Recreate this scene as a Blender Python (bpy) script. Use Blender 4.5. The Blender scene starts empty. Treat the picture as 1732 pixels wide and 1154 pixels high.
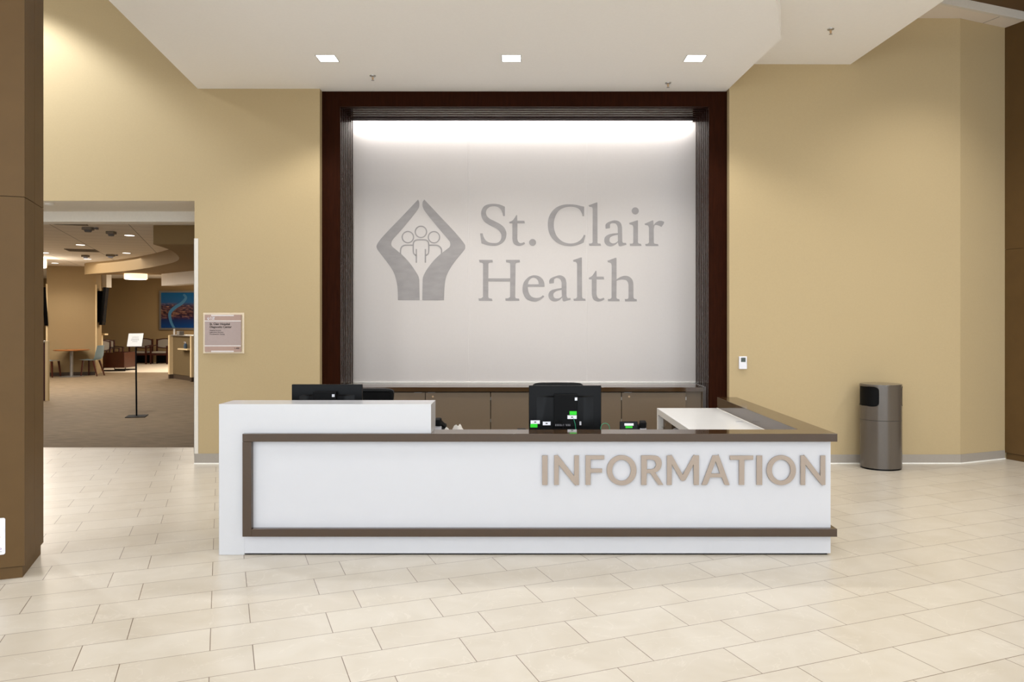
import bpy, bmesh, math, random
from mathutils import Vector, Matrix
random.seed(7)
C = bpy.context.scene.collection
SC = bpy.context.scene
F, CX, CY, H = 1300.0, 883.0, 540.0, 1.67     # focal length (px), principal point, eye height

def P(px, py, Y): return Vector(((px-CX)/F*Y, Y, H+(CY-py)/F*Y))
def FL(px, py): return P(px, py, F*H/(py-CY))
def lin(c): return tuple(((v/255)/12.92 if v/255 <= .04045 else ((v/255+.055)/1.055)**2.4) for v in c)

# ------------------------------------------------------------------ materials
def mat(name, col, rough=.5, metal=0, spec=.5, emit=None, estr=0, coat=0, noise=0, nscale=40, stretch=None, bump=0, alpha=None, trans=0):
    m = bpy.data.materials.new(name); m.use_nodes = True
    nt = m.node_tree; b = nt.nodes['Principled BSDF']
    c = lin(col)+(1,)
    b.inputs['Base Color'].default_value = c
    b.inputs['Roughness'].default_value = rough
    b.inputs['Metallic'].default_value = metal
    b.inputs['Specular IOR Level'].default_value = spec
    b.inputs['Coat Weight'].default_value = coat
    b.inputs['Coat Roughness'].default_value = .05
    b.inputs['Transmission Weight'].default_value = trans
    if emit:
        b.inputs['Emission Color'].default_value = lin(emit)+(1,)
        b.inputs['Emission Strength'].default_value = estr
    tc = nt.nodes.new('ShaderNodeTexCoord'); mp = nt.nodes.new('ShaderNodeMapping')
    nt.links.new(tc.outputs['Object'], mp.inputs['Vector'])
    if stretch: mp.inputs['Scale'].default_value = stretch
    nz = nt.nodes.new('ShaderNodeTexNoise'); nz.inputs['Scale'].default_value = nscale
    nz.inputs['Detail'].default_value = 4
    nt.links.new(mp.outputs[0], nz.inputs['Vector'])
    rp = nt.nodes.new('ShaderNodeValToRGB')
    k = noise if noise else .02
    rp.color_ramp.elements[0].position = .3; rp.color_ramp.elements[1].position = .7
    rp.color_ramp.elements[0].color = tuple(v*(1-k) for v in c[:3])+(1,)
    rp.color_ramp.elements[1].color = tuple(min(1, v*(1+k)) for v in c[:3])+(1,)
    nt.links.new(nz.outputs['Fac'], rp.inputs['Fac'])
    nt.links.new(rp.outputs['Color'], b.inputs['Base Color'])
    if bump:
        bp = nt.nodes.new('ShaderNodeBump'); bp.inputs['Strength'].default_value = bump; bp.inputs['Distance'].default_value = .003
        nt.links.new(nz.outputs['Fac'], bp.inputs['Height']); nt.links.new(bp.outputs[0], b.inputs['Normal'])
    return m

M = {}
M['wall'] = mat('tan_wall_paint', (182, 162, 125), .75, spec=.25, noise=.015, nscale=60, bump=.05)
M['ceil'] = mat('ceiling_paint', (249, 247, 245), .9, spec=.1, noise=.01)
M['white_trim'] = mat('white_trim_paint', (222, 216, 206), .6)
M['base'] = mat('grey_baseboard_vinyl', (160, 152, 142), .35)
M['white_bead_and_glint'] = mat('white_bead_and_glint', (245, 242, 235), .3)  # also colours the painted reflection line at the baseboard foot
M['solid'] = mat('white_solid_surface', (196, 196, 199), .18, spec=.5, noise=.006, nscale=8)
M['lit_work_white'] = mat('lit_white_work_surface', (226, 225, 224), .22, spec=.4, noise=.006, nscale=8)  # white solid surface painted lighter, as lit by the downlights above
M['solid_panel'] = mat('white_front_panel', (197, 197, 201), .35, spec=.4, noise=.006, nscale=8)
M['quartz'] = mat('brown_quartz', (64, 46, 28), .08, spec=.5, noise=.09, nscale=300)
M['taupe'] = mat('taupe_cabinet_laminate', (99, 83, 64), .45, noise=.03, nscale=200)
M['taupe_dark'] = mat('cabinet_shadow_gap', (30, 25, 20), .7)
M['wood'] = mat('dark_stained_wood', (40, 15, 4), .6, spec=.04, noise=.22, nscale=7, stretch=(6, 6, .6))
M['wood_slat'] = mat('dark_wood_slat', (38, 15, 7), .6, spec=.06, noise=.15, nscale=10)
M['panel'] = mat('feature_panel', (206, 200, 197), .7, spec=.2, noise=.008)
M['seam'] = mat('panel_seam', (232, 228, 224), .6)
M['film'] = mat('brushed_grey_film', (150, 145, 144), .5, metal=.0, noise=.09, nscale=5, stretch=(1, 1, 2.5))
M['letter'] = mat('champagne_metal', (156, 141, 128), .38, metal=.25, noise=.03, nscale=150, stretch=(.1, 1, 8))
M['bronze'] = mat('bronze_cladding', (93, 70, 40), .55, metal=.0, spec=.2, noise=.05, nscale=6)
M['bronze_gap'] = mat('bronze_joint', (60, 45, 30), .8)
M['black'] = mat('black_plastic', (5, 5, 6), .35, spec=.15)
M['black_matte'] = mat('black_matte', (9, 9, 10), .6, spec=.12)
M['mesh'] = mat('black_mesh', (9, 9, 10), .7, spec=.1, noise=.5, nscale=900)
M['screen'] = mat('dark_glass', (6, 6, 8), .1)
M['greyplastic'] = mat('grey_plastic', (120, 118, 122), .4)
M['lightplastic'] = mat('light_grey_plastic', (188, 186, 190), .35)
M['green'] = mat('green_label', (30, 210, 20), .5)
M['label'] = mat('white_label', (225, 225, 232), .5)
M['cable'] = mat('green_cable', (0, 130, 90), .4)
M['ink'] = mat('dark_ink', (55, 42, 40), .6)
M['inkblack'] = mat('black_ink', (25, 25, 25), .6)
M['paper'] = mat('white_paper', (244, 240, 234), .8)
M['metal'] = mat('brushed_steel', (170, 168, 165), .35, metal=.8)
M['chrome'] = mat('chrome', (215, 215, 212), .15, metal=1)
M['brass'] = mat('brass_lock', (205, 175, 140), .3, metal=.8)
M['can'] = mat('warm_grey_powder_coat', (86, 78, 70), .16, spec=.6)
M['acrylic'] = mat('sand_acrylic', (205, 182, 142), .12, coat=.6)
M['plaque'] = mat('mauve_plaque', (165, 146, 140), .3)
M['plaque_dark'] = mat('rosy_plaque_band', (168, 138, 124), .3)
M['plaque_bar'] = mat('silver_plaque_bar', (215, 206, 202), .3)
M['olive'] = mat('far_wall_paint', (150, 126, 88), .8, noise=.015)
M['partition'] = mat('shaded_olive_partition', (106, 88, 56), .7)  # far wall paint darkened, dim light put into the partition colour
M['cream'] = mat('cream_post', (225, 200, 155), .6)
M['kick'] = mat('dark_kick', (70, 55, 40), .6)
M['lightwood'] = mat('honey_wood', (150, 92, 45), .35, noise=.12, nscale=12, stretch=(1, 8, 8))
M['redwood'] = mat('cherry_wood', (66, 26, 13), .35, noise=.12, nscale=12)
M['darkwood'] = mat('mahogany_wood', (58, 24, 16), .35, noise=.12, nscale=12)
M['blueseat'] = mat('pale_blue_vinyl', (165, 185, 192), .45)
M['greyseat'] = mat('grey_upholstery', (138, 130, 119), .8, noise=.08, nscale=90)
M['maroon'] = mat('maroon_panel', (60, 20, 28), .5)
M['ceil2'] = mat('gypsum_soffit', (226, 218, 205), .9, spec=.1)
M['vent'] = mat('vent_grey', (110, 98, 82), .6)
M['lamp'] = mat('lit_diffuser', (255, 255, 255), .5, emit=(255, 250, 240), estr=14)
M['farlamp'] = mat('lit_small_diffuser', (255, 255, 255), .5, emit=(255, 250, 240), estr=3.5)
M['warmlamp'] = mat('lit_drum_shade', (255, 235, 210), .5, emit=(255, 214, 170), estr=1.6)
M['led'] = mat('led_strip_emitter', (255, 255, 255), .5, emit=(255, 250, 246), estr=6)
M['bottle'] = mat('blue_bottle', (70, 90, 110), .2)
M['orange'] = mat('orange_mark', (230, 160, 70), .5)
M['purple'] = mat('purple_mark', (150, 90, 150), .5)

def tile_mat():
    m = bpy.data.materials.new('cream_porcelain_tile'); m.use_nodes = True
    nt = m.node_tree; N = nt.nodes; L = nt.links; b = N['Principled BSDF']
    tc = N.new('ShaderNodeTexCoord'); mp = N.new('ShaderNodeMapping')
    L.new(tc.outputs['Object'], mp.inputs['Vector'])
    mp.inputs['Rotation'].default_value = (0, 0, -math.radians(TH))
    mp.inputs['Location'].default_value = (TU, TV, 0)
    br = N.new('ShaderNodeTexBrick'); L.new(mp.outputs[0], br.inputs['Vector'])
    br.offset = .3333; br.offset_frequency = 2; br.squash = 1
    br.inputs['Scale'].default_value = 1
    br.inputs['Brick Width'].default_value = TW
    br.inputs['Row Height'].default_value = TR
    br.inputs['Mortar Size'].default_value = .002
    br.inputs['Mortar Smooth'].default_value = .0
    br.inputs['Bias'].default_value = 0
    br.inputs['Color1'].default_value = lin((201, 192, 178))+(1,)
    br.inputs['Color2'].default_value = lin((207, 199, 186))+(1,)
    br.inputs['Mortar'].default_value = lin((112, 94, 78))+(1,)
    # cloudy tone
    nz = N.new('ShaderNodeTexNoise'); nz.inputs['Scale'].default_value = 3.2; nz.inputs['Detail'].default_value = 7; nz.inputs['Distortion'].default_value = .8
    L.new(tc.outputs['Object'], nz.inputs['Vector'])
    r1 = N.new('ShaderNodeValToRGB'); r1.color_ramp.elements[0].position = .3; r1.color_ramp.elements[1].position = .72
    r1.color_ramp.elements[0].color = (.88, .86, .82, 1); r1.color_ramp.elements[1].color = (1.0, 1.0, 1.0, 1)
    L.new(nz.outputs['Fac'], r1.inputs['Fac'])
    mx = N.new('ShaderNodeMix'); mx.data_type = 'RGBA'; mx.blend_type = 'MULTIPLY'; mx.inputs['Factor'].default_value = .8
    L.new(br.outputs['Color'], mx.inputs['A']); L.new(r1.outputs['Color'], mx.inputs['B'])
    # pale veins
    vz = N.new('ShaderNodeTexNoise'); vz.inputs['Scale'].default_value = 1.7; vz.inputs['Detail'].default_value = 9; vz.inputs['Distortion'].default_value = 2.2
    L.new(mp.outputs[0], vz.inputs['Vector'])
    r2 = N.new('ShaderNodeValToRGB'); e = r2.color_ramp.elements
    e[0].position = .494; e[0].color = (0, 0, 0, 1); e[1].position = .5; e[1].color = (1, 1, 1, 1)
    e2 = e.new(.506); e2.color = (0, 0, 0, 1)
    L.new(vz.outputs['Fac'], r2.inputs['Fac'])
    ml = N.new('ShaderNodeMath'); ml.operation = 'MULTIPLY'; ml.inputs[1].default_value = .14
    L.new(r2.outputs['Color'], ml.inputs[0])
    mx2 = N.new('ShaderNodeMix'); mx2.data_type = 'RGBA'; mx2.inputs['B'].default_value = lin((247, 240, 230))+(1,)
    L.new(ml.outputs[0], mx2.inputs['Factor']); L.new(mx.outputs['Result'], mx2.inputs['A'])
    L.new(mx2.outputs['Result'], b.inputs['Base Color'])
    b.inputs['Roughness'].default_value = .28
    b.inputs['Specular IOR Level'].default_value = .45
    return m
TH, TW, TR, TU, TV = 21.4, .6065, .3045, -.151, .089
M['tile'] = tile_mat()

def streak_mat(name, c1, c2, sc=(1.2, 9, 1)):
    m = bpy.data.materials.new(name); m.use_nodes = True
    nt = m.node_tree; N = nt.nodes; L = nt.links; b = N['Principled BSDF']
    tc = N.new('ShaderNodeTexCoord'); mp = N.new('ShaderNodeMapping'); mp.inputs['Scale'].default_value = sc
    mp.inputs['Rotation'].default_value = (0, 0, .15)
    L.new(tc.outputs['Object'], mp.inputs['Vector'])
    nz = N.new('ShaderNodeTexNoise'); nz.inputs['Scale'].default_value = 3; nz.inputs['Detail'].default_value = 8
    L.new(mp.outputs[0], nz.inputs['Vector'])
    r = N.new('ShaderNodeValToRGB'); r.color_ramp.elements[0].position = .35; r.color_ramp.elements[1].position = .65
    r.color_ramp.elements[0].color = lin(c1)+(1,); r.color_ramp.elements[1].color = lin(c2)+(1,)
    L.new(nz.outputs['Fac'], r.inputs['Fac']); L.new(r.outputs['Color'], b.inputs['Base Color'])
    b.inputs['Roughness'].default_value = .75
    b.inputs['Specular IOR Level'].default_value = .2
    return m
M['carpet'] = streak_mat('taupe_streaked_carpet', (104, 88, 67), (132, 114, 90))
M['carpet_light'] = streak_mat('pale_carpet', (196, 182, 162), (214, 202, 184))

def grid_ceiling_mat(name, col, w, h, rot):
    m = bpy.data.materials.new(name); m.use_nodes = True
    nt = m.node_tree; N = nt.nodes; L = nt.links; b = N['Principled BSDF']
    tc = N.new('ShaderNodeTexCoord'); mp = N.new('ShaderNodeMapping')
    mp.inputs['Rotation'].default_value = (0, 0, -math.radians(rot)); mp.inputs['Location'].default_value = (.2, .1, 0)
    L.new(tc.outputs['Object'], mp.inputs['Vector'])
    br = N.new('ShaderNodeTexBrick'); L.new(mp.outputs[0], br.inputs['Vector'])
    br.offset = 0; br.offset_frequency = 2
    br.inputs['Scale'].default_value = 1; br.inputs['Brick Width'].default_value = w; br.inputs['Row Height'].default_value = h
    br.inputs['Mortar Size'].default_value = .008
    br.inputs['Color1'].default_value = lin(col)+(1,); br.inputs['Color2'].default_value = lin(col)+(1,)
    br.inputs['Mortar'].default_value = lin(tuple(v*.72 for v in col))+(1,)
    L.new(br.outputs['Color'], b.inputs['Base Color'])
    b.inputs['Roughness'].default_value = .9; b.inputs['Specular IOR Level'].default_value = .1
    return m
M['acoustic'] = grid_ceiling_mat('acoustic_tiles', (244, 238, 230), 1.22, .61, TH)
M['acoustic_hi'] = grid_ceiling_mat('acoustic_tiles_high', (232, 222, 210), 1.22, .61, TH)
M['bronze_soffit'] = grid_ceiling_mat('bronze_soffit_panels', (104, 82, 58), 1.5, 1.5, TH)

# ------------------------------------------------------------------ mesh helpers
def B(): return bmesh.new()
def box(bm, x0, x1, y0, y1, z0, z1):
    v = [bm.verts.new(p) for p in ((x0,y0,z0),(x1,y0,z0),(x1,y1,z0),(x0,y1,z0),(x0,y0,z1),(x1,y0,z1),(x1,y1,z1),(x0,y1,z1))]
    for f in ((0,3,2,1),(4,5,6,7),(0,1,5,4),(1,2,6,5),(2,3,7,6),(3,0,4,7)): bm.faces.new([v[i] for i in f])
    return v
def obox(bm, c, s, R):
    vs = box(bm, -s[0]/2, s[0]/2, -s[1]/2, s[1]/2, -s[2]/2, s[2]/2)
    for v in vs: v.co = R @ v.co + Vector(c)
def beam(bm, a, b, w, d, w2=None, d2=None, up=(0, 0, 1)):
    """tapered bar from a to b"""
    a, b = Vector(a), Vector(b); z = (b-a).normalized(); u = Vector(up)
    if abs(z.dot(u)) > .95: u = Vector((0, 1, 0))
    x = u.cross(z).normalized(); y = z.cross(x)
    w2 = w if w2 is None else w2; d2 = d if d2 is None else d2
    v = []
    for c, ww, dd in ((a, w, d), (b, w2, d2)):
        for sx, sy in ((-1,-1),(1,-1),(1,1),(-1,1)): v.append(bm.verts.new(c+x*sx*ww/2+y*sy*dd/2))
    for f in ((0,3,2,1),(4,5,6,7),(0,1,5,4),(1,2,6,5),(2,3,7,6),(3,0,4,7)): bm.faces.new([v[i] for i in f])
def prism(bm, pts, z0, z1):
    n = len(pts)
    area = sum(pts[i][0]*pts[(i+1) % n][1]-pts[(i+1) % n][0]*pts[i][1] for i in range(n))
    if area < 0: pts = pts[::-1]
    lo = [bm.verts.new((p[0], p[1], z0)) for p in pts]; hi = [bm.verts.new((p[0], p[1], z1)) for p in pts]
    bm.faces.new(lo[::-1]); bm.faces.new(hi)
    for i in range(n): j = (i+1) % n; bm.faces.new((lo[i], lo[j], hi[j], hi[i]))
def lathe(bm, prof, c=(0, 0), seg=32, ax=1, ay=1):
    rings = []
    for r, z in prof:
        if r < 1e-6: rings.append([bm.verts.new((c[0], c[1], z))])
        else: rings.append([bm.verts.new((c[0]+ax*r*math.cos(2*math.pi*i/seg), c[1]+ay*r*math.sin(2*math.pi*i/seg), z)) for i in range(seg)])
    for a, b in zip(rings[:-1], rings[1:]):
        for i in range(seg):
            j = (i+1) % seg
            if len(a) == 1 and len(b) == 1: continue
            if len(a) == 1: bm.faces.new((a[0], b[j], b[i]))
            elif len(b) == 1: bm.faces.new((a[i], a[j], b[0]))
            else: bm.faces.new((a[i], a[j], b[j], b[i]))
    if len(rings[0]) > 1: bm.faces.new(rings[0][::-1])
    if len(rings[-1]) > 1: bm.faces.new(rings[-1])
def cyl(bm, c, r, z0, z1, seg=24): lathe(bm, [(r, z0), (r, z1)], c, seg)
def tube(bm, pts, r, seg=10, caps=True):
    pts = [Vector(p) for p in pts]; rings = []; n = len(pts); nrm = None
    for i, p in enumerate(pts):
        t = (pts[min(i+1, n-1)]-pts[max(i-1, 0)]).normalized()
        if nrm is None:
            u = Vector((0, 0, 1)) if abs(t.z) < .9 else Vector((1, 0, 0)); nrm = u.cross(t).normalized()
        else: nrm = (nrm-t*nrm.dot(t)).normalized()
        bn = t.cross(nrm); rr = r[i] if isinstance(r, (list, tuple)) else r
        rings.append([bm.verts.new(p+nrm*rr*math.cos(2*math.pi*k/seg)+bn*rr*math.sin(2*math.pi*k/seg)) for k in range(seg)])
    for a, b in zip(rings[:-1], rings[1:]):
        for k in range(seg): bm.faces.new((a[k], a[(k+1) % seg], b[(k+1) % seg], b[k]))
    if caps: bm.faces.new(rings[0][::-1]); bm.faces.new(rings[-1])
def crom(pts, closed=False, n=6):
    out = []; m = len(pts)
    for i in range(m if closed else m-1):
        g = lambda k: Vector(pts[k % m]) if closed else Vector(pts[max(0, min(m-1, k))])
        p0, p1, p2, p3 = g(i-1), g(i), g(i+1), g(i+2)
        for k in range(n):
            t = k/n
            out.append(.5*((2*p1)+(p2-p0)*t+(2*p0-5*p1+4*p2-p3)*t*t+(3*p1-p0-3*p2+p3)*t**3))
    if not closed: out.append(Vector(pts[-1]))
    return out

WORLD = {}
def root_of(o):
    while o.parent: o = o.parent
    return o
def mk(name, bm, m, parent=None, bevel=0, seg=2, sharp=35, keep=False):
    """link one mesh object; parts get coordinates relative to their thing"""
    if isinstance(bm, bpy.types.Mesh): me = bm
    else:
        bmesh.ops.recalc_face_normals(bm, faces=bm.faces)
        for f in bm.faces: f.smooth = True
        for e in bm.edges:
            if len(e.link_faces) == 2 and e.calc_face_angle(0) > math.radians(sharp): e.smooth = False
        me = bpy.data.meshes.new(name); bm.to_mesh(me); bm.free()
    me.materials.clear(); me.materials.append(M[m] if isinstance(m, str) else m)
    o = bpy.data.objects.new(name, me); C.objects.link(o)
    if parent is not None:
        off = WORLD.get(root_of(parent).name)
        if off is not None: me.transform(Matrix.Translation(-off))
        o.parent = parent
    elif not keep:
        xs = [v.co for v in me.vertices]
        c = Vector(((min(v.x for v in xs)+max(v.x for v in xs))/2, (min(v.y for v in xs)+max(v.y for v in xs))/2, min(v.z for v in xs)))
        me.transform(Matrix.Translation(-c)); o.location = c; WORLD[o.name] = c.copy()
    if bevel:
        b = o.modifiers.new('bevel', 'BEVEL'); b.width = bevel; b.segments = seg; b.limit_method = 'ANGLE'; b.angle_limit = math.radians(40)
    return o
def tag(o, label, cat, group=None):
    o['label'] = label; o['category'] = cat
    if group: o['group'] = group
    return o
def thing(name, label, cat, loc=(0, 0, 0), rz=0, group=None, world=True):
    o = bpy.data.objects.new(name, None); C.objects.link(o); o.empty_display_size = .1
    o.location = loc; o.rotation_euler = (0, 0, rz); tag(o, label, cat, group)
    if world: WORLD[o.name] = Vector(loc)
    return o
def struct(name, bm, m, parent=None, bevel=0):
    o = mk(name, bm, m, parent, bevel=bevel, keep=True, sharp=12)
    if parent is None: o['kind'] = 'structure'
    return o
def copy_tree(o, parent=None):
    c = o.copy(); C.objects.link(c); c.parent = parent
    for ch in [k for k in bpy.data.objects if k.parent == o]: copy_tree(ch, c)
    return c

# ------------------------------------------------------------------ outlines (letters, marks)
def parse(s):
    out = []
    for t in s.split():
        c = t.endswith('*'); x, y = t.rstrip('*').split(','); out.append((float(x), float(y), c))
    return out
def smooth_loop(pts, n=6):
    cor = [i for i, p in enumerate(pts) if p[2]]
    xy = [(p[0], p[1]) for p in pts]
    if not cor: return [tuple(v) for v in crom(xy, True, n)]
    out = []
    for a, i in enumerate(cor):
        j = cor[(a+1) % len(cor)]; run = [xy[i]]; k = i
        while True:
            k = (k+1) % len(xy); run.append(xy[k])
            if k == j: break
        if len(run) == 2: out.append(run[0])
        else: out += [tuple(v) for v in crom(run, False, n)][:-1]
    return out
def circle(cx, cy, rx, ry=None, n=48):
    ry = ry or rx
    return [(cx+rx*math.cos(2*math.pi*i/n), cy+ry*math.sin(2*math.pi*i/n)) for i in range(n)]
def fill_mesh(loops, depth, Y, bev=0):
    """loops in world (x, z); returns a solid mesh whose back lies at Y"""
    cu = bpy.data.curves.new('tmp', 'CURVE'); cu.dimensions = '2D'; cu.fill_mode = 'BOTH'
    for lp in loops:
        sp = cu.splines.new('POLY'); sp.points.add(len(lp)-1)
        for p, q in zip(sp.points, lp): p.co = (q[0], q[1], 0, 1)
        sp.use_cyclic_u = True
    cu.extrude = depth/2-bev; cu.bevel_depth = bev; cu.bevel_resolution = 1
    if bev: cu.offset = -bev
    return curve_to_mesh(cu, Y, depth)
def curve_to_mesh(cu, Y, depth):
    o = bpy.data.objects.new('tmp', cu); C.objects.link(o)
    dg = bpy.context.evaluated_depsgraph_get(); dg.update()
    me = bpy.data.meshes.new_from_object(o.evaluated_get(dg))
    bpy.data.objects.remove(o); bpy.data.curves.remove(cu)
    for v in me.vertices: x, z, w = v.co; v.co = (x, Y-depth/2-w, z)
    for p in me.polygons: p.use_smooth = False
    me.update()
    return me
def text_mesh(s, x, z, size, Y, depth=.0015, bold=0):
    cu = bpy.data.curves.new('tmp', 'FONT'); cu.body = s; cu.size = size; cu.extrude = depth/2; cu.offset = bold
    me = curve_to_mesh(cu, Y, depth)
    for v in me.vertices: v.co.x += x; v.co.z += z
    return me
def px_loops(loops, ox, oy, sc, Y, dy=0):
    out = []
    for lp in loops: out.append([(P(ox+q[0]/sc, oy+q[1]/sc+dy, Y).x, P(ox+q[0]/sc, oy+q[1]/sc+dy, Y).z) for q in lp])
    return out
def stroke_loop(pts, w, smooth=True):
    p = crom(pts, False, 5) if smooth and len(pts) > 2 else [Vector(q) for q in pts]
    L, R = [], []
    for i in range(len(p)):
        t = (p[min(i+1, len(p)-1)]-p[max(i-1, 0)]).normalized(); n = Vector((-t.y, t.x))
        L.append(p[i]+n*w/2); R.append(p[i]-n*w/2)
    return [tuple(v) for v in L+R[::-1]]

# ================================================================== SETTING
YW = 8.87          # plane of the tan wall
YF = 8.97          # face of the wooden portal
YP = 9.72          # feature panel
b = B(); prism(b, [(-12, -7), (9, -7), (9, 10.0), (-12, 10.0)], -.1, 0); struct('floor', b, 'tile')
b = B(); prism(b, [(-20, 10.0), (-2.6, 10.0), (-2.6, 24.1), (-20, 24.1)], -.1, 0); struct('floor', b, 'carpet')
b = B(); prism(b, [(-20, 24.1), (-2.6, 24.1), (-2.6, 30), (-20, 30)], -.1, 0.0); struct('floor', b, 'carpet_light')

xJ = P(329, 0, YW).x
# left tan wall with the wide opening
b = B()
box(b, xJ, -2.335, YW, YW+.16, 0, 6.0)
box(b, -12, xJ, YW, YW+.2, 3.035, 6.0)
box(b, -12, -8.3, YW, YW+.2, 0, 3.035)
struct('wall_left', b, 'wall')
b = B(); box(b, -2.335, 2.392, YW, YW+.2, 4.34, 6.0); struct('wall_front', b, 'wall')
# right tan wall, then the short angled stretch
xC = 5.07
b = B(); prism(b, [(2.392, YW), (xC, YW+.02), (5.765, 9.18), (6.6, 9.5), (6.6, 9.9), (2.392, 9.9)], 0, 6.0); struct('wall_right', b, 'wall')
# side returns behind the portal and the niche walls
b = B(); box(b, -2.9, -2.335, YF+.06, YP+.06, 0, 4.5); struct('wall_niche_left', b, 'wall')
b = B()
for x0, x1 in ((-2.335, -.6805), (-.6775, .8195), (.8225, 2.392)): box(b, x0, x1, YP, YP+.05, 0, 4.6)
np_ = struct('wall_back', b, 'panel')
b = B(); box(b, -2.335, 2.392, YP+.003, YP+.012, .8, 4.6); mk('panel_seam', b, 'seam', np_)
b = B(); box(b, -2.335, 2.392, YP-.012, YP-.0, .866, .878); struct('trim_1', b, 'white_bead_and_glint')
# opening: soffit, track groove, header beam
b = B(); box(b, -8.3, xJ, YW+.2, 9.74, 3.035, 3.3); box(b, -8.3, xJ, YW+.02, 9.16, 3.031, 3.034); struct('ceiling', b, 'ceil2')
b = B(); box(b, -8.3, xJ-.001, 9.74, 10.0, 2.905, 3.4); struct('trim_2', b, 'white_trim')
b = B(); box(b, xJ, xJ+.12, YW+.16, 10.3, 0, 3.5); struct('wall_jamb', b, 'wall')
# right hand corner guard of the opening
gx = P(335.5, 0, YW).x; gz = P(0, 403.5, YW).z
b = B(); box(b, xJ-.006, gx, YW-.006, YW+.0, .11, gz); box(b, xJ-.006, xJ, YW-.006, YW+.07, .11, gz)
tag(mk('corner_guard', b, 'white_trim', bevel=.001), 'tall cream corner guard on the wall edge beside the wide opening', 'corner guard')

def baseboard(name, pts, h=.105):
    b = B()
    for (a, c) in zip(pts[:-1], pts[1:]):
        a, c = Vector(a+(0,)), Vector(c+(0,)); d = (c-a).normalized(); n = Vector((d.y, -d.x, 0))
        q = [a, c, c+n*.008, a+n*.008]; prism(b, [(v.x, v.y) for v in q], .012, h)
    o = struct(name, b, 'base')
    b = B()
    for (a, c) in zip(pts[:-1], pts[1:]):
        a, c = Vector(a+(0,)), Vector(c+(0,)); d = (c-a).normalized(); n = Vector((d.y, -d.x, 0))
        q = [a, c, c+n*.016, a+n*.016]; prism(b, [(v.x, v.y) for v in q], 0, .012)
    mk('base_reflection_line', b, 'white_bead_and_glint', o)  # bright reflection along the floor joint, built as a white strip
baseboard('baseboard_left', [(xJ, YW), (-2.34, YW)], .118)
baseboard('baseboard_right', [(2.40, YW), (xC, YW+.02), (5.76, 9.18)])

# ceilings ---------------------------------------------------------
ZC = 4.33
b = B(); prism(b, [(-3.743, YW), (-3.446, 6.40), (-3.03, 3.0), (.85, 3.0), (2.113, 6.40), (2.453, 7.28), (2.385, YW), (2.385, YF+.1), (-2.335, YF+.1), (-2.335, YW)], ZC, 4.611)
struct('ceiling', b, 'ceil')
b = B(); prism(b, [(-2.6, YW), (-2.6, 2.2), (3.95, 2.2), (3.90, 7.0), (3.794, YW+.01)], 4.614, 5.1); struct('ceiling', b, 'ceil')
# high acoustic strip by the wall with its fascia
A2 = Vector((.932, .3616)); pf = Vector((4.70, 8.53))
e0 = pf-A2*1.4; e1 = pf+A2*2.2
b = B(); prism(b, [(e0.x, e0.y), (e1.x, e1.y), (e1.x, 9.7), (e0.x, 9.2)], 5.15, 5.2); struct('ceiling', b, 'acoustic_hi')
b = B(); n = Vector((.3616, -.932))*.04
prism(b, [tuple(e0), tuple(e1), tuple(e1+n), tuple(e0+n)], 5.148, 5.245); struct('trim_3', b, 'white_trim')
n2 = Vector((.3616, -.932))
b = B(); prism(b, [tuple(e0+n), tuple(e1+n), tuple(e1+n2*3.2), tuple(e0+n2*3.2)], 5.245, 5.5); struct('ceiling', b, 'bronze_soffit')
b = B(); prism(b, [(-12, -7), (9, -7), (9, 9.2), (-12, 9.2)], 6.0, 6.1); struct('ceiling', b, 'ceil')
b = B(); box(b, -12.1, -12, -7, 9.2, 0, 6.0); struct('wall_far_left', b, 'wall')
b = B(); box(b, 9, 9.1, -7, 9.2, 0, 6.0); struct('wall_far_right', b, 'wall')
b = B(); prism(b, [(6.6, 9.5), (9, 9.5), (9, 9.8), (6.6, 9.8)], 0, 6.0); struct('wall_right', b, 'wall')

# the room beyond the opening --------------------------------------
ZR = 3.24
b = B(); prism(b, [(-20, 10.0), (-3.55, 10.0), (-3.55, 30), (-20, 30)], ZR, 3.35); struct('ceiling', b, 'acoustic')
b = B(); box(b, -20, -3, 29.6, 29.75, 0, 3.3); struct('wall_far', b, 'olive')
b = B(); box(b, -20.1, -20, 10, 29.7, 0, 3.3); struct('wall_left', b, 'olive')
b = B(); box(b, -3.2, -3.05, 10.0, 29.7, 0, 3.3); struct('wall_right', b, 'olive')
b = B(); box(b, -20, -8.3, 9.2, 10.0, 0, 3.3); struct('wall_left', b, 'olive')
# dropped curved soffit
cv = [(-6.16, 12.84), (-6.36, 13.9), (-6.8, 15.2), (-7.35, 16.4), (-8.1, 17.5), (-9.45, 19.1), (-10.8, 20.4), (-11.95, 21.25), (-12.3, 21.6)]
cvs = [(v.x, v.y) for v in crom(cv, False, 5)]
b = B(); prism(b, cvs+[(-3.2, 21.6), (-3.2, 12.84)], 2.92, ZR-.001); struct('ceiling', b, 'olive')
# pale fascia box hung under it
p0, p1 = P(273, 464, 21.2), P(328, 458, 19.8)
q0, q1 = Vector((p0.x, p0.y)), Vector((p1.x, p1.y)); dq = (q1-q0).normalized(); q1 = q0+dq*3.5; nq = Vector((-dq.y, dq.x))
b = B(); prism(b, [tuple(q0), tuple(q1), tuple(q1+nq*.35), tuple(q0+nq*.35)], 2.59, 2.919); struct('trim_4', b, 'white_trim')
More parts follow.
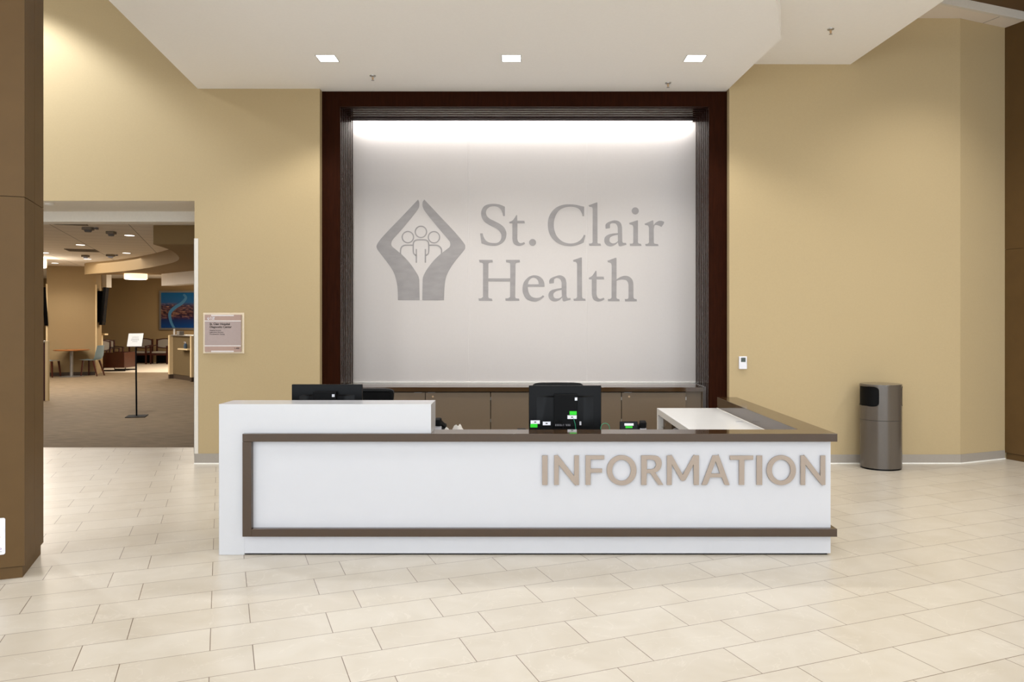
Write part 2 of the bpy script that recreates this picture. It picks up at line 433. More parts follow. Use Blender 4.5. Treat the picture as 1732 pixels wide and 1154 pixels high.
# freestanding wall block with screens on both sides
bl0, bl1, bl2, bl3 = Vector((-13.95, 22.55)), Vector((-12.72, 22.95)), Vector((-13.32, 24.35)), Vector((-14.55, 23.95))
b = B(); prism(b, [tuple(bl0), tuple(bl1), tuple(bl2), tuple(bl3)], 0, ZR-.001); blk = struct('wall_block', b, 'olive')
b = B()
n_ = Vector((.31, -.95))*.01
prism(b, [tuple(bl0), tuple(bl1), tuple(bl1+n_), tuple(bl0+n_)], 0, .1); mk('base_strip', b, 'kick', blk)
for q in (bl0, bl1):
    b = B(); cyl(b, (q.x, q.y), .028, 0, 2.7, 4); mk('corner_strip', b, 'cream', blk)
b = B(); box(b, P(167, 0, 24.3).x, P(180, 0, 24.3).x, 24.3, 24.6, P(0, 486, 24.3).z, 3.2); struct('trim_5', b, 'white_trim')

# ================================================================== COLUMNS
Ad = Vector((.932, .3616)); Bd = Vector((-.3616, .932))
def column(label, corner, sa, sb, la, lb, seams_z, mid=True):
    """corner (x,y); la along sa*A, lb along sb*B"""
    o = thing('clad_column', label, 'column', (corner.x, corner.y, 0))
    a = Ad*sa; c = Bd*sb
    def quad(i, j0=0): return [tuple(corner+a*i+c*i), tuple(corner+a*(la-i)+c*i), tuple(corner+a*(la-i)+c*(lb-i)), tuple(corner+a*i+c*(lb-i))]
    b = B(); prism(b, quad(.018), 0, 6.0); mk('core', b, 'bronze_gap', o)
    b = B(); prism(b, quad(.014), 0, .072); mk('plinth', b, 'bronze', o)
    zs = [.076]+seams_z+[6.0]
    for z0, z1 in zip(zs[:-1], zs[1:]):
        for k0, k1 in (((0, .5), (.5, 1)) if mid else ((0, 1),)):
            # cladding panel wraps the corner: front sheet and side sheets
            b = B(); g = .002
            if k0 == 0: prism(b, [tuple(corner), tuple(corner+a*la), tuple(corner+a*la+c*.016), tuple(corner+a*.016+c*.016), tuple(corner+a*.016+c*(lb*k1-g)), tuple(corner+c*(lb*k1-g))], z0+g, z1-g)
            else: prism(b, [tuple(corner+c*(lb*k0+g)), tuple(corner+c*(lb*k1)), tuple(corner+a*.016+c*(lb*k1)), tuple(corner+a*.016+c*(lb*k0+g))], z0+g, z1-g)
            mk('cladding_panel', b, 'bronze', o)
    return o
cL = Vector((-3.211, 4.96))
column('tall bronze clad square column at the left edge of the hall', cL, -1, 1, 1.1, .56, [2.458])
cR = Vector((5.766, 9.18))
column('dark bronze clad column at the right edge beside the tan wall', cR, 1, -1, 1.3, 1.2, [2.50], mid=False)
# plaque on the left column
s0, s1 = .105, .36
o = thing('notice_plaque', 'white rounded notice low on the bronze column at the left edge', 'notice', (cL.x-.2, cL.y-.08, .16), world=False)
ang = math.atan2(Ad.y, Ad.x)
fl = [(-(s1-s0)+.0, 0), (0, 0), (0, .234), (-(s1-s0), .234)]
def rrect(x0, x1, z0, z1, r, n=5):
    out = []
    for cx, cz, a0 in ((x1-r, z0+r, -90), (x1-r, z1-r, 0), (x0+r, z1-r, 90), (x0+r, z0+r, 180)):
        for k in range(n+1): a = math.radians(a0+90*k/n); out.append((cx+r*math.cos(a), cz+r*math.sin(a)))
    return out
pp = cL-Ad*s0; o.location = (pp.x, pp.y, .164); o.rotation_euler = (0, 0, ang)
WORLD[o.name] = Vector((0, 0, 0))
mk('notice_plate', fill_mesh([rrect(-(s1-s0), 0, 0, .234, .012)], .004, 0), 'label', o)
mk('curved_mark', fill_mesh([stroke_loop([(-.09, .10), (-.05, .10), (-.027, .115)], .006)], .001, -.004), 'orange', o)
mk('round_mark', fill_mesh([circle(-.026, .038, .006), circle(-.026, .038, .0035)], .001, -.004), 'purple', o)
mk('text_line', fill_mesh([rrect(-.12, -.019, .018, .021, .0012)], .001, -.004), 'greyplastic', o)

# ================================================================== FEATURE PORTAL
o = thing('portal_frame', 'dark stained wood portal frame with inner slats around the grey logo wall', 'frame', (0, YF, 0))
xi0, xi1, zi = -2.125, 2.183, 4.152
b = B(); box(b, -2.335, xi0, YF, YF+.05, 0, ZC-.001); mk('side_panel', b, 'wood', o, bevel=.002)
b = B(); box(b, xi1, 2.392, YF, YF+.05, 0, ZC-.001); mk('side_panel', b, 'wood', o, bevel=.002)
b = B(); box(b, xi0, xi1, YF, YF+.05, zi, ZC-.001); mk('header_panel', b, 'wood', o, bevel=.002)
NS = 7; D0 = YF+.075; DP = .0915
for k in range(NS):
    y = D0+DP*k
    for xx in (xi0, xi1-.008):
        b = B(); box(b, xx, xx+.008, y, y+.026, 0 if y < 9.05 else .868, ZC-.01)
        mk('slat', b, 'wood_slat', o)
    b = B(); box(b, -2.298, 2.358, y+.002, y+.023, zi, zi+.009); mk('slat', b, 'wood_slat', o)
# dark blocks closing the upper corners of the cove
for x0, x1 in ((-2.298, -2.152), (2.152, 2.358)):
    b = B(); box(b, x0, x1, YP-.03, YP-.001, 4.165, ZC-.01); mk('corner_block', b, 'wood', o)
# walls of the light cove around the slats
b = B(); box(b, -2.335, -2.30, YF+.05, YP, 0, ZC); struct('trim_6', b, 'wood')
b = B(); box(b, 2.36, 2.392, YF+.05, YP, 0, ZC); struct('trim_7', b, 'wood')
b = B(); box(b, -2.335, 2.392, YF+.05, YP, ZC+.0, ZC+.1); struct('ceiling', b, 'ceil')

# cove board above the panel and the channel that carries the light strip
b = B(); box(b, -2.152, 2.152, YP-.03, YP-.001, 4.165, ZC-.01); mk('cove_board', b, 'ceil', o)
b = B(); box(b, -2.15, 2.15, 9.620, 9.624, 4.172, 4.20); box(b, -2.15, 2.15, 9.656, 9.66, 4.172, 4.20); box(b, -2.15, 2.15, 9.62, 9.66, 4.196, 4.20); box(b, -2.15, 2.15, 9.655, YP-.03, 4.196, 4.20)
mk('light_channel', b, 'black_matte', o)
b = B(); box(b, -2.14, 2.14, 9.626, 9.654, 4.180, 4.184)
o = mk('light_strip', b, 'led'); tag(o, 'long white light strip hidden above the top slats of the wood portal', 'light strip')

# wall logo --------------------------------------------------------
YL = YP-.0005
logo = thing('wall_logo', 'large grey brushed health centre logo and lettering on the pale feature wall', 'logo', (0, YL, 1.9))
S1 = 1033/170
hl = "470,53 480,75 480,115 465,150 400,235 300,355 215,450 195,490 200,525 240,560 310,620 380,695 440,780 470,830 481,870* 485,1081* 262,1081* 258,960 240,860 210,780 150,690 65,580 45,545 45,515 75,465 150,380 300,225 455,62"
hr = "530,53 516,75 516,115 535,160 600,245 700,365 780,460 798,490 795,530 755,565 690,615 620,685 560,765 525,830 516,870* 512,1082* 735,1082* 740,950 755,850 790,770 850,680 940,570 953,535 940,495 850,385 700,225 545,60"
for nm, h in (('left_hand_shape', hl), ('right_hand_shape', hr)):
    mk(nm, fill_mesh(px_loops([smooth_loop(parse(h))], 630, 330, S1, YL), .003, YL), 'film', logo)
for cx, cy in ((364, 433), (498, 379), (632, 434)):
    mk('head_ring', fill_mesh(px_loops([circle(cx, cy, 64), circle(cx, cy, 52)], 630, 330, S1, YL), .003, YL), 'film', logo)
for st in ([(289, 612), (289, 565), (303, 532), (338, 516), (415, 516)], [(582, 516), (655, 516), (692, 532), (709, 562), (709, 604)],
           [(449, 622), (428, 606), (420, 580), (420, 505), (430, 476), (462, 461), (538, 461), (568, 476), (578, 505), (578, 580), (570, 606), (548, 622)],
           [(451, 556), (451, 696)], [(544, 556), (544, 696)]):
    mk('figure_line', fill_mesh(px_loops([stroke_loop(st, 13)], 630, 330, S1, YL), .003, YL-.0004), 'film', logo)
SG = 1410/110
G = [
 ('letter_s', 805, 335, ["628,190* 628,390* 590,392* 575,320 535,245 470,195 390,180 300,195 240,245 218,310 235,385 300,450 400,500 530,570 610,640 655,730 660,800 640,890 580,970 480,1025 380,1038 250,1025 120,982* 90,770* 145,765* 165,840 215,920 290,965 380,977 470,970 535,910 553,830 535,760 480,690 400,640 280,580 190,520 135,440 112,340 130,250 190,170 290,135 400,127 520,145"]),
 ('letter_t', 805, 335, ["893,372* 897,494* 1050,496* 1062,550* 900,552* 897,880* 915,945 960,978 1010,972 1045,955* 1066,993* 1010,1025 930,1040 850,1015 805,960 790,880* 790,552* 728,550* 722,522* 790,490 840,430 875,372*"]),
 ('full_stop', 805, 335, [(1228, 965, 75)]),
 ('letter_c', 920, 335, ["872,188* 870,394* 838,396* 820,330 770,250 690,205 570,190 440,210 330,270 260,370 222,480 213,580 225,690 270,810 350,905 450,965 570,988 690,970 780,920 835,860 868,797* 900,812* 862,965* 760,1010 660,1038 560,1046 430,1030 300,980 190,885 115,760 85,600 100,440 170,300 280,200 420,148 560,138 700,150 800,175"]),
 ('letter_l', 920, 335, ["1158,100* 1160,960* 1172,985 1225,990* 1238,1036* 985,1036* 975,990* 1030,985 1055,960* 1058,240* 1040,200 985,192* 965,160* 1145,96*"]),
 ('letter_a', 1015, 335, ["120,668* 115,600 130,560 190,520 300,488 390,500 450,550 475,640* 480,930* 495,970 560,975* 572,1015* 500,1035 440,1050 405,1040* 385,962* 330,1015 240,1050 160,1035 105,980 90,910 110,845 170,800 260,775 385,762* 382,640* 360,580 320,550 250,550 215,575* 213,655*", "385,800* 300,815 225,850 203,900 215,955 270,985 330,975 385,938*"]),
 ('letter_i', 1015, 335, ["820,487* 820,960* 835,985 885,995* 898,1040* 650,1040* 642,992* 700,988 720,960* 722,630* 700,590 640,572* 628,543* 805,485*", (762, 280, 76)]),
 ('letter_r', 1015, 335, ["1152,490* 1160,590* 1200,540 1270,500 1340,500 1388,520* 1375,565 1330,628* 1270,600 1225,588 1180,600 1162,680* 1165,960* 1180,990 1255,1000* 1266,1042* 988,1042* 978,998* 1035,990 1060,960* 1060,640* 1035,595 978,585* 965,560* 1135,487*"]),
 ('letter_h', 805, 430, ["65,125* 358,125* 366,178* 290,190 270,215* 268,526* 745,526* 745,215* 725,190 655,176* 650,125* 948,125* 956,176* 880,188 857,212* 852,920* 865,955 935,965* 943,1012* 642,1012* 637,960* 700,955 740,925* 742,592* 268,592* 268,925* 285,955 345,965* 358,1012* 65,1012* 54,960* 115,955 153,925* 155,215* 135,190 80,178*"]),
 ('letter_e', 900, 430, ["270,706* 262,620 225,540 150,480 52,460 -30,475 -98,515 -178,610 -208,740 -188,870 -108,985 42,1028 130,1012 200,975 265,920* 235,893* 170,938 80,950 -20,915 -78,820 -96,706*", "-92,654* -75,590 -30,530 40,510 105,540 138,600 143,654*"]),
 ('letter_a', 900, 430, ["375,640* 372,580 400,530 480,490 590,460 670,480 720,530 745,620* 745,900* 770,950 832,950* 835,990* 760,1008 690,1026 662,1005* 652,940* 590,995 500,1026 420,1010 365,950 355,880 380,815 440,775 540,750 640,738* 640,620* 620,560 575,525 520,520 475,545* 472,630*", "640,775* 540,795 475,840 460,890 480,945 545,963 610,945 648,915*"]),
 ('letter_l', 900, 430, ["1078,75* 1082,925* 1100,960 1150,968* 1160,1012* 905,1012* 895,968* 950,960 975,925* 975,215* 950,172 895,165* 887,130* 1062,70*"]),
 ('letter_t', 980, 430, ["368,362* 375,488* 525,490* 538,548* 372,548* 370,870* 395,940 440,968 485,962 525,945* 546,978* 490,1012 410,1030 330,1005 285,950 268,860* 268,548* 208,546* 202,515* 270,475 310,425 350,362*"]),
 ('letter_h', 980, 430, ["803,82* 805,545* 870,505 950,475 1040,475 1120,520 1160,590 1170,670* 1172,940* 1195,970 1240,978* 1247,1024* 990,1024* 985,975* 1045,970 1065,940* 1065,670* 1050,610 1010,565 930,550 860,560 805,580* 800,935* 815,965 865,978* 873,1020* 622,1020* 615,975* 670,970 697,940* 700,240* 680,190 620,175* 605,145* 785,78*"]),
]
for nm, ox, oy, lps in G:
    loops = [circle(*l) if isinstance(l, tuple) else smooth_loop(parse(l)) for l in lps]
    mk(nm, fill_mesh(px_loops(loops, ox, oy, SG, YL), .003, YL), 'film', logo)

# ================================================================== RECEPTION DESK
YD = 5.44       # white face
YT = 5.40       # face of the brown trim
xa, xb = -2.146, 2.184
desk = thing('reception_desk', 'long white reception desk with brown quartz trim and raised left ledge', 'reception desk', (0, 5.8, 0))
xr = -.644; zt = .864
b = B(); prism(b, [(xa, 0), (-1.965, 0), (-1.965, .81), (xr, .81), (xr, 1.0675), (xa, 1.0675)], -YD-.277, -YD)
for v in b.verts: v.co = (v.co.x, -v.co.z, v.co.y)
mk('raised_ledge', b, 'solid', desk, bevel=.002)
b = B(); box(b, -1.965, xb, YD, YD+.05, .012, .81); box(b, xb-.05, xb, YD+.05, 7.92, .012, .81); mk('front_panel', b, 'solid_panel', desk)
b = B(); box(b, -2.1, xb-.02, YD+.012, YD+.03, 0, .013); mk('toe_gap', b, 'black_matte', desk)
# trim: countertop L, left upright, bottom rail wrapping the corner
b = B(); prism(b, [(-1.965, YT), (2.216, YT), (2.216, 7.94), (2.016, 7.94), (2.016, 5.615), (xr+.0, 5.615), (xr, YD-.0005), (-1.965, YD-.0005)], zt-.056, zt)
mk('countertop_ledge', b, 'quartz', desk, bevel=.0015)
b = B(); box(b, -1.965, -1.902, YT, YD+.0, .14, zt-.057); mk('trim_upright', b, 'quartz', desk, bevel=.0012)
b = B(); prism(b, [(-1.902, YT), (2.214, YT), (2.214, 7.92), (xb, 7.92), (xb, YD), (-1.902, YD)], .14, .195); mk('bottom_rail', b, 'quartz', desk, bevel=.0012)
b = B(); box(b, -1.965, -1.9025, YT, YD, .1385, .1395); mk('trim_joint', b, 'label', desk)
# inner brown face of the return, white work surfaces and the waterfall leg
b = B(); box(b, 2.0152, 2.132, 5.62, 7.935, .0, zt-.0566); box(b, 2.0152, 2.0158, 5.617, 7.935, zt-.0566, zt-.0015); mk('return_back_panel', b, 'quartz', desk)
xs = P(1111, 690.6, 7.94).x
b = B(); box(b, xs, 2.015, 6.27, 7.94, .69, .751); mk('return_work_surface', b, 'lit_work_white', desk, bevel=.0015)
b = B(); box(b, xs, 2.015, 7.88, 7.94, 0, .6895); mk('waterfall_leg', b, 'lit_work_white', desk, bevel=.0015)
b = B(); box(b, -2.1, 2.015, 5.49, 6.268, .69, .751); mk('front_work_surface', b, 'solid', desk, bevel=.0015)
b = B(); box(b, -2.12, -2.06, 5.72, 6.268, 0, .689); mk('side_gable', b, 'solid', desk)
b = B(); box(b, -.66, 2.015, 5.495, 5.61, .752, zt-.057); mk('ledge_riser', b, 'solid_panel', desk)
g = P(1251, 714.5, 6.86)
b = B(); lathe(b, [(.035, .751), (.035, .753), (.03, .7545), (0, .7545)], (g.x, g.y), 28); mk('cable_grommet', b, 'solid', desk)
b = B(); box(b, 2.008, 2.0151, 5.62, 7.93, .7512, .7545); mk('joint_bead', b, 'white_bead_and_glint', desk)
b = B(); box(b, 1.462, 1.95, 7.42, 7.865, .02, .68); pdl = mk('drawer_pedestal', b, 'taupe', desk)
for z0, z1 in ((.03, .24), (.25, .46), (.47, .67)):
    b = B(); box(b, 1.445, 1.4615, 7.425, 7.86, z0, z1); mk('drawer_front', b, 'taupe', pdl, bevel=.002)
b = B(); box(b, 1.425, 1.4445, 7.76, 7.85, .565, .575); mk('drawer_handle', b, 'chrome', pdl)
b = B(); box(b, 1.440, 1.4446, 7.70, 7.72, .60, .62); mk('drawer_lock', b, 'brass', pdl)

# INFORMATION letters ----------------------------------------------
YI = YD-.008
sign = thing('information_sign', 'raised champagne metal letters reading INFORMATION on the white desk front', 'sign', (P(1156, 0, YI).x, YI, P(0, 820, YI).z))
SI = 1732/180
def rect(x0, x1, y0, y1): return [(x0, y0), (x1, y0), (x1, y1), (x0, y1)]
R_ = lambda s: smooth_loop(parse(s))
IN = [
 ('letter_i', 905, 0, [rect(115, 203, 99, 580)]),
 ('letter_n', 905, 0, [R_("310,99* 355,99 385,114 635,435* 637,99* 712,99* 712,578* 668,578 632,562 385,252* 385,578* 310,578*")]),
 ('letter_f', 905, 0, [R_("820,99* 1125,99* 1122,163* 903,165* 903,313* 1090,313* 1088,378* 903,380* 900,578* 820,578*")]),
 ('letter_o', 905, 0, [circle(1407, 340, 242, 245), circle(1405, 341, 152, 172)]),
 ('letter_r', 1070, 0, [R_("137,99* 320,99* 400,112 450,150 470,215 458,290 420,345 365,375* 497,578* 430,578 405,564 285,388* 225,388* 222,578* 137,578*"), R_("230,165* 300,165* 352,185 377,245 352,305 300,325* 228,325*")]),
 ('letter_m', 1070, 0, [R_("555,99* 615,99 645,114 812,412* 978,114 1005,99* 1075,99* 1075,578* 990,578* 988,245* 865,480 840,505 810,515 785,500 765,475 635,245* 632,578* 555,578*")]),
 ('letter_a', 1070, 0, [R_("1300,99* 1382,99 1405,118 1572,578* 1512,578 1485,558 1445,455* 1255,455* 1212,558 1185,578* 1118,578*"), R_("1347,195* 1415,393* 1270,393*")]),
 ('letter_t', 1230, 1, [R_("38,93* 420,93* 415,160* 275,160* 270,569* 185,569* 188,162* 38,160*")]),
 ('letter_i', 1230, 1, [rect(472, 563, 93, 569)]),
 ('letter_o', 1230, 1, [circle(873, 330, 238, 243), circle(873, 330, 152, 172)]),
 ('letter_n', 1230, 1, [R_("1187,92* 1235,92 1264,108 1507,422* 1513,92* 1588,92* 1588,569* 1545,569 1513,552 1265,242* 1262,569* 1188,569*")]),
]
for nm, ox, dy, loops in IN:
    mk(nm, fill_mesh(px_loops(loops, ox, 760, SI, YI, dy*.9), .012, YI, .0012), 'letter', sign)

# ================================================================== BACK COUNTER AND CABINETS
b = B(); box(b, -2.150, 2.150, 9.085, YP-.013, .812, .864)
tag(mk('back_worktop', b, 'quartz', bevel=.0015), 'long brown quartz worktop along the logo wall above the taupe cabinets', 'worktop')
def cabinet(x0, x1, label, doors):
    o = thing('base_cabinet', label, 'cabinet', ((x0+x1)/2, 9.4, 0), group=None)
    b = B(); box(b, x0+.002, x1-.002, 9.135, YP-.02, .0, .808); mk('cabinet_body', b, 'taupe_dark', o)
    for d0, d1, hinge, lock in doors:
        b = B(); box(b, d0+.004, d1-.004, 9.112, 9.132, .09, .80); d = mk('door', b, 'taupe', o, bevel=.0015)
        hx = (d1-.04, d1-.13) if hinge == 'L' else (d0+.03, d0+.12)
        b = B(); box(b, min(hx), max(hx), 9.098, 9.111, .7985, .8015); mk('finger_pull', b, 'metal', d)
        if lock:
            lx = d0+.09; b = B(); bmesh.ops.create_cone(b, cap_ends=True, segments=16, radius1=.011, radius2=.011, depth=.008, matrix=Matrix.Translation((lx, 9.1075, .752)) @ Matrix.Rotation(math.pi/2, 4, 'X'))
            mk('door_lock', b, 'brass', d)
        hg = d0+.001 if hinge == 'L' else d1-.001
        for z in (.71, .45, .16):
            b = B(); box(b, hg-.004, hg+.004, 9.106, 9.128, z, z+.036); mk('hinge', b, 'metal', d)
    b = B(); box(b, x0+.002, x1-.002, 9.16, 9.18, 0, .088); mk('toe_kick', b, 'taupe_dark', o)
    return o
cabinet(-1.923, -.372, 'taupe two door cabinet behind the raised ledge at the left of the back run', [(-1.923, -1.147, 'L', 0), (-1.147, -.372, 'R', 1)])
cabinet(-.372, 1.179, 'taupe two door cabinet in the middle of the back run behind the large monitor', [(-.372, .404, 'L', 0), (.404, 1.179, 'R', 1)])
cabinet(1.179, 1.944, 'single door taupe cabinet at the right of the back run beside the filler panel', [(1.179, 1.944, 'R', 1)])
b = B(); box(b, 1.948, 2.135, 9.15, 9.5, 0, .808); box(b, 2.137, 2.148, 9.12, 9.6, 0, .808)
tag(mk('filler_panel', b, 'taupe'), 'recessed taupe filler panel between the last cabinet and the dark wood slats', 'panel')
b = B(); box(b, -2.148, -1.927, 9.15, 9.5, 0, .808)
tag(mk('filler_panel', b, 'taupe'), 'taupe filler panel at the left end of the back cabinets', 'panel')

# ================================================================== MONITORS
ZD = .752
def monitor(label, x0, x1, Y, z0, z1, hub, stickers):
    o = thing('computer_monitor', label, 'monitor', ((x0+x1)/2, Y+.03, ZD))
    cx = (x0+x1)/2
    b = B(); box(b, x0, x1, Y+.02, Y+.045, z0, z1); mk('housing', b, 'black', o, bevel=.004)
    b = B(); box(b, x0+.012, x1-.012, Y+.0451, Y+.047, z0+.02, z1-.012); mk('screen', b, 'screen', o)
    # bulging back shell
    b = B(); bw = (x1-x0)*.40; n = 10
    vs = []
    for i in range(n+1):
        t = i/n; xx = cx-bw+2*bw*t; dd = .018*math.sin(math.pi*t)**.6 if 0 < t < 1 else 0
        vs.append((xx, dd))
    for k in range(n):
        (xA, dA), (xB, dB) = vs[k], vs[k+1]
        z_lo, z_hi = z0+.03, z1-.09
        a = [b.verts.new((xA, Y+.021-dA, z_lo)), b.verts.new((xB, Y+.021-dB, z_lo)), b.verts.new((xB, Y+.021-dB, z_hi)), b.verts.new((xA, Y+.021-dA, z_hi))]
        b.faces.new(a)
        b.faces.new([b.verts.new((xA, Y+.021-dA, z_hi)), b.verts.new((xB, Y+.021-dB, z_hi)), b.verts.new((xB, Y+.021, z_hi+.012)), b.verts.new((xA, Y+.021, z_hi+.012))])
    bmesh.ops.remove_doubles(b, verts=b.verts, dist=1e-5)
    mk('back_shell', b, 'black', o)
    hx0, hx1, hz = hub
    b = B(); box(b, hx0, hx1, Y-.028, Y+.003, z0+.03, hz); h = mk('mini_computer', b, 'black_matte', o, bevel=.003)
    b = B()
    for i in range(10): box(b, hx0+.01+i*.012, hx0+.016+i*.012, Y-.0285, Y-.0279, z0+.035, z0+.05)
    mk('vent_slots', b, 'greyplastic', h)
    b = B(); box(b, cx-.03, cx+.03, Y+.0, Y+.018, ZD+.012, z1-.14); mk('stand_neck', b, 'black_matte', o, bevel=.003)
    b = B(); box(b, cx-.12, cx+.12, Y-.06, Y+.12, ZD, ZD+.012); mk('stand_base', b, 'black', o, bevel=.004)
    for (a, c, d, e, mm, off) in stickers:
        p, q = P(a, c, Y), P(d, e, Y)
        b = B(); box(b, p.x, q.x, Y-off-.001, Y-off, q.z, p.z); s = mk('label_sticker', b, mm, o)
        s['label'] = {'green': 'bright green label', 'label': 'small white label'}[mm]
        if mm == 'label' and (d-a) > 8:
            b = B(); box(b, (p.x+q.x)/2-.008, (p.x+q.x)/2+.008, Y-off-.0014, Y-off-.001, (p.z+q.z)/2-.004, (p.z+q.z)/2+.004); mk('printed_mark', b, 'inkblack', s)
    return o
YM = 5.95
mA, mB = P(894.5, 652.5, YM+.02), P(1017, 725, YM+.02)
m1 = monitor('black computer monitor with green and white labels seen from behind at desk centre', mA.x, mB.x, YM, mB.z-.01, mA.z,
        (P(937, 0, YM-.028).x, P(977, 0, YM-.028).x, P(0, 667.5, YM-.028).z),
        [(963, 695, 975, 701.3, 'green', .029), (959.5, 702, 975, 708, 'label', .029), (971.8, 672, 976, 677, 'label', .029),
         (897.5, 711, 913, 716.8, 'label', .01), (897, 717, 909, 723, 'green', .01), (918, 713, 931, 719, 'label', .016)])
b = B(); box(b, P(980, 0, YM).x, P(983, 0, YM).x, YM-.012, YM-.002, P(0, 719, YM).z, P(0, 713, YM).z); mk('power_socket', b, 'lightplastic', m1)
# black cables looping behind the mini computer
b = B()
for r0, cxp in ((.045, 943), (.052, 945)):
    c0 = P(cxp, 722, YM-.04); tube(b, [(c0.x+r0*math.cos(a), YM-.045, c0.z-.01+r0*1.1*math.sin(a)) for a in [math.pi*k/14 for k in range(15)]], .003, 8)
mk('cable_loop', b, 'black_matte', m1)
mA, mB = P(493.3, 650.5, YM+.02), P(612.7, 722, YM+.02)
b0 = P(561.5, 667, YM-.029); b1 = P(566, 671.6, YM-.029)
m2 = monitor('black computer monitor seen from behind above the raised white ledge', mA.x, mB.x, YM, mB.z-.01, mA.z,
        (P(529, 0, YM-.028).x, P(568, 0, YM-.028).x, P(0, 663, YM-.028).z), [])
b = B()
for i in (0, 1):
    for j in (0, 1): box(b, b0.x+i*.0105, b0.x+i*.0105+.0095, YM-.0305, YM-.029, b1.z+j*.0105, b1.z+j*.0105+.0095)
mk('four_square_logo', b, 'label', m2)['label'] = 'white four square emblem'

# green cable: rises from the desk and loops
pts = [(P(970, 700, YM-.04).x, YM-.04, P(0, 708, YM-.04).z), (P(972, 0, YM).x, YM-.05, P(0, 716, YM).z), (P(976, 0, YM).x, YM-.06, ZD+.02), (P(990, 0, YM).x, YM-.09, ZD+.006)]
xl, xr2 = P(1016, 0, 5.80).x, P(1031, 0, 5.80).x; cx = (xl+xr2)/2; rr = (xr2-xl)/2
zc = P(0, 725, 5.8).z
loop = [(cx-rr*1.0*math.cos(a), 5.80, zc+.002+rr*1.12*math.sin(a)) for a in [-.9+(math.pi+1.8)*k/22 for k in range(23)]]
b = B(); tube(b, crom(pts+[(cx-.03, 5.82, ZD+.005)]+[Vector(p) for p in loop]+[(cx+.02, 5.86, ZD+.006)], False, 5), .0024, 8)
tag(mk('network_cable', b, 'cable'), 'thin green network cable looping up beside the large monitor', 'cable')

# ================================================================== DESK PHONES
def phone(label, x, y, rz, labels=True):
    o = thing('desk_phone', label, 'phone', (x, y, ZD), rz, world=False); WORLD[o.name] = Vector((0, 0, 0))
    # local: user side is +Y, back faces -Y
    b = B()
    v = [(-.10, -.04, 0), (.11, -.04, 0), (.11, .14, 0), (-.10, .14, 0), (-.10, -.04, .075), (.11, -.04, .075), (.11, .14, .02), (-.10, .14, .02)]
    vs = [b.verts.new(p) for p in v]
    for f in ((0,3,2,1),(4,5,6,7),(0,1,5,4),(1,2,6,5),(2,3,7,6),(3,0,4,7)): b.faces.new([vs[i] for i in f])
    mk('phone_base', b, 'black_matte', o, bevel=.006)
    b = B(); obox(b, (-.03, -.03, .09), (.14, .014, .072), Matrix.Rotation(-.22, 3, 'X')); mk('display', b, 'black', o, bevel=.004)
    b = B(); box(b, .055, .105, -.045, -.03, .0, .075); mk('side_cheek', b, 'lightplastic', o, bevel=.004)
    b = B(); beam(b, (.078, -.045, .112), (.078, .13, .055), .046, .03, .046, .03); obox(b, (.078, -.04, .105), (.05, .05, .05), Matrix.Rotation(.3, 3, 'X')); obox(b, (.078, .125, .05), (.05, .05, .04), Matrix.Rotation(.3, 3, 'X'))
    mk('handset', b, 'black_matte', o, bevel=.008)
    if labels:
        b = B(); obox(b, (-.03, -.0435, .104), (.07, .002, .018), Matrix.Rotation(-.22, 3, 'X')); s = mk('label_sticker', b, 'label', o); s['label'] = 'small white label'
        b = B(); obox(b, (-.03, -.0405, .084), (.054, .002, .016), Matrix.Rotation(-.22, 3, 'X')); s = mk('label_sticker', b, 'green', o); s['label'] = 'bright green label'
    return o
pp = P(1068, 720, 5.98)
phone('black desk phone with green and white labels to the right of the large monitor', pp.x+.005, 5.98, 0)
pp = P(731, 720, 6.0)
p2 = phone('black desk phone half hidden behind the raised white ledge', pp.x-.025, 6.05, math.radians(-8), False)
p2.scale = (1, 1, 1.1)

# crumpled tissue
b = B(); nx, ny = 22, 12; tl, tr = P(750, 727, 5.9), P(787, 727, 5.9); g = {}
for i in range(nx+1):
    for j in range(ny+1):
        u, v = i/nx, j/ny
        env = (math.sin(math.pi*min(1, u*1.02))**.22 if 0 < u < 1 else 0)*(math.sin(math.pi*v)**.4 if 0 < v < 1 else 0)
        z = ZD+.004+env*(.066+.022*math.sin(u*9+1.5)+.016*math.sin(u*21+v*7)+.015*math.cos(v*11+u*5)+.02*u)
        g[i, j] = b.verts.new((tl.x+(tr.x-tl.x)*u+.008*math.sin(v*9), 5.84+.12*v+.006*math.sin(u*17), z))
for i in range(nx):
    for j in range(ny): b.faces.new((g[i, j], g[i+1, j], g[i+1, j+1], g[i, j+1]))
bmesh.ops.solidify(b, geom=b.faces[:], thickness=.0012)
tag(mk('crumpled_tissue', b, 'paper', sharp=18), 'crumpled white tissue lying on the desk behind the counter ledge', 'tissue')

# bag or device standing in the knee space of the return
o = thing('small_printer', 'grey and black rounded device standing by the space under the white return', 'device', (1.50, 7.05, 0))
b = B(); lathe(b, [(.0, 0), (.17, 0), (.19, .05), (.19, .56), (.16, .63), (.10, .665), (0, .675)], (1.50, 7.05), 32); mk('device_body', b, 'greyplastic', o)
b = B(); box(b, 1.45, 1.56, 6.86, 6.95, .58, .665); mk('device_slot', b, 'black', o, bevel=.006)

